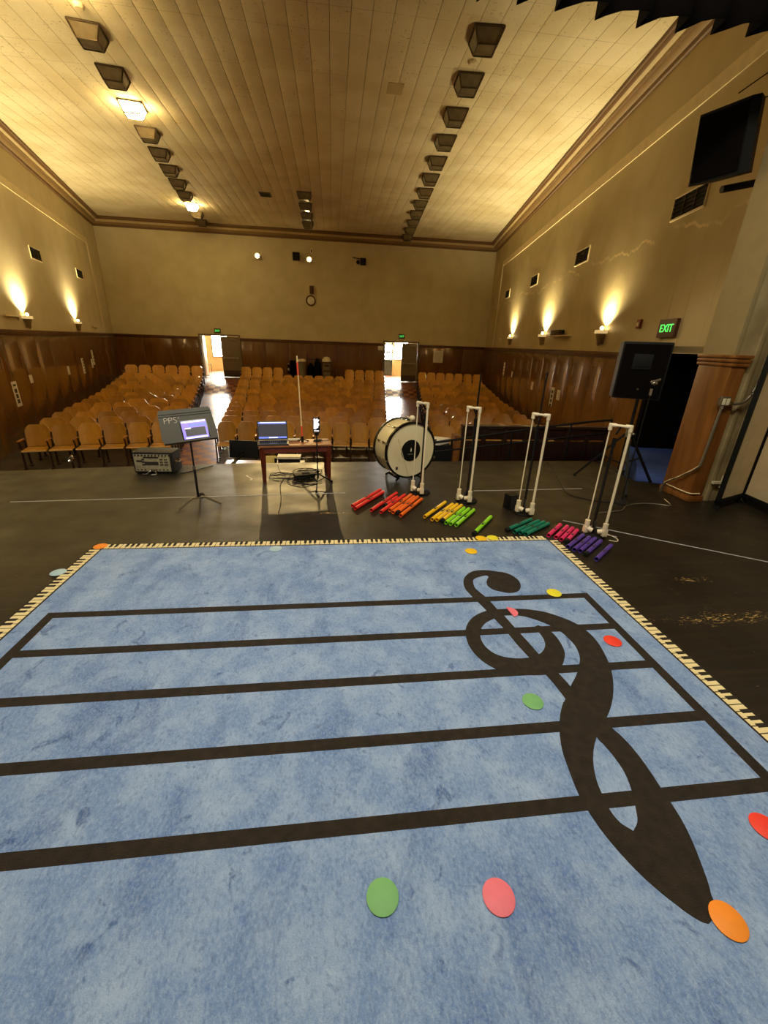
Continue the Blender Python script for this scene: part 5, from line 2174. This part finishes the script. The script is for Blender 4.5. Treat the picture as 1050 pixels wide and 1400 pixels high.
b.bar((-.20, -.13, .02), (.0, .06, .20), .05, .03)
b.box((-.16, -.08, .008), (.22, .16, .016), bev=.004)
b.build('stand_arm', M['black_gloss'], t)
b = MB()
b.prism([(-.14, -.10), (.15, -.12), (.17, .06), (-.10, .09)], 0, .012)
b.prism([(-.08, -.05), (.12, -.10), (.18, .02), (0, .08)], .012, .035)
tag(b.build('paper_stack', M['paper'], None, (-1.25, 6.64, ZT + .002)), 'loose white papers on the cart in front of the monitor', 'papers')
b = MB()
b.box((0, 0, .075), (.18, .03, .148), bev=.004)
tag(b.build('yellow_folder', M['yellow_card'], None, (-1.035, 6.76, ZT), math.radians(4)), 'bright yellow folder seen under the low table', 'folder')
t = thing('paper_tray', 'white paper tray on black stand seen under the low table', 'tray', (-.74, 6.80, ZT))
b = MB()
b.box((0, 0, .06), (.34, .22, .12), bev=.01)
b.build('stand', M['black'], t)
b = MB()
b.box((.0, 0, .130), (.38, .26, .018), bev=.003)
b.box((.0, -.12, .142), (.38, .01, .03), bev=.003)
b.build('tray', M['cream_plastic'], t)
b = MB()
b.cyl((0, 0, 0), (0, 0, .15), .022)
b.box((0, 0, .012), (.12, .09, .024), bev=.006)
tag(b.build('desk_microphone', M['black'], None, (-.935, 6.62, ZT)), 'small black upright device between the yellow folder and the tray', 'device')

t = thing('pit_barrier', 'long dark brown panelled barrier with polished top below the stage', 'barrier', (3.72, 7.25, -1.165))
b = MB()
b.box((0, 0, 1.525), (2.86, .16, .04), bev=.01)
b.build('top_rail', M['dark_panel'], t)
b = MB()
b.box((0, 0, 1.39), (2.80, .05, .20), bev=.006)
b.build('upper_board', M['dark_panel'], t)
for k in range(8):
    b = MB()
    b.box((-1.40 + k * .4, 0, .75), (.07, .10, 1.50), bev=.008)
    b.build('post', M['dark_panel'], t)
for k in range(7):
    b = MB()
    b.box((-1.20 + k * .4, 0, .66), (.32, .03, 1.20), bev=.006)
    b.build('panel', M['dark_panel'], t)
b = MB()
b.box((-1.50, .05, .68), (.12, .24, 1.36), bev=.01)
b.build('end_box', M['pilaster_wood'], t)
t = thing('ramp_handrail', 'black sloping double handrail of the ramp in front of the barrier', 'handrail', (0, 6.45, 0))
b = MB()
b.tube([(1.30, 0, .19), (1.62, 0, .233), (3.6, 0, .528), (4.6, 0, .64)], .02)
b.build('top_rail', M['black'], t)
b = MB()
b.tube([(1.30, 0, .04), (1.68, 0, .09), (3.6, 0, .31), (4.6, 0, .42)], .016)
b.build('mid_rail', M['black'], t)
for x in (1.9, 2.9, 3.9, 4.6):
    b = MB()
    b.cyl((x, 0, -1.0 + (x + .6) * .1428 - .01), (x, 0, .233 + (x - 1.62) * .149 if x < 3.7 else .53 + (x - 3.6) * .112), .016)
    b.build('post', M['black'], t)
t = thing('equipment_case', 'black equipment case standing behind the bass drum below the stage', 'case', (1.86, 7.45, -1.165), math.radians(-6))
b = MB()
b.box((0, 0, .59), (.56, .42, 1.16), bev=.02)
b.build('shell', M['black'], t)
b = MB()
b.box((0, -.205, .8), (.2, .02, .05), bev=.005)
b.build('handle', M['steel'], t)
b = MB()
b.prism([(-.30, -.20), (.05, -.22), (.27, -.04), (.22, .06), (-.05, .16), (-.27, .14)], 0, .05)
b.prism([(-.25, -.15), (.10, -.16), (.30, .0), (.05, .12), (-.22, .10)], .05, .09)
tag(b.build('sheet_music_stack', M['paper'], None, (1.86, 7.45, .008)), 'fanned pale papers on the black case behind the bass drum', 'papers')
t = thing('clip_lamp', 'small silver lamp head on a stand before the first seat row', 'lamp', (-4.95, 8.25, -1.165), math.radians(-20))
b = MB()
b.cyl((0, 0, 0), (0, 0, .62), .012)
b.lathe([(0, 0), (.14, 0), (.14, .014), (.02, .03)], 20)
b.build('post', M['black'], t)
b = MB()
b.bar((-.28, .02, .54), (.02, 0, .60), .014)
b.build('boom', M['black'], t)
b = MB()
b.lathe([(.02, -.03), (.05, .0), (.062, .05), (.055, .05), (.02, -.02)], 18, (.03, -.02, .63), Matrix.Rotation(math.radians(100), 3, 'X'), caps=False)
b.ball((.06, -.04, .68), .03, sc=(1.6, .8, .8))
b.build('head', M['chrome'], t)
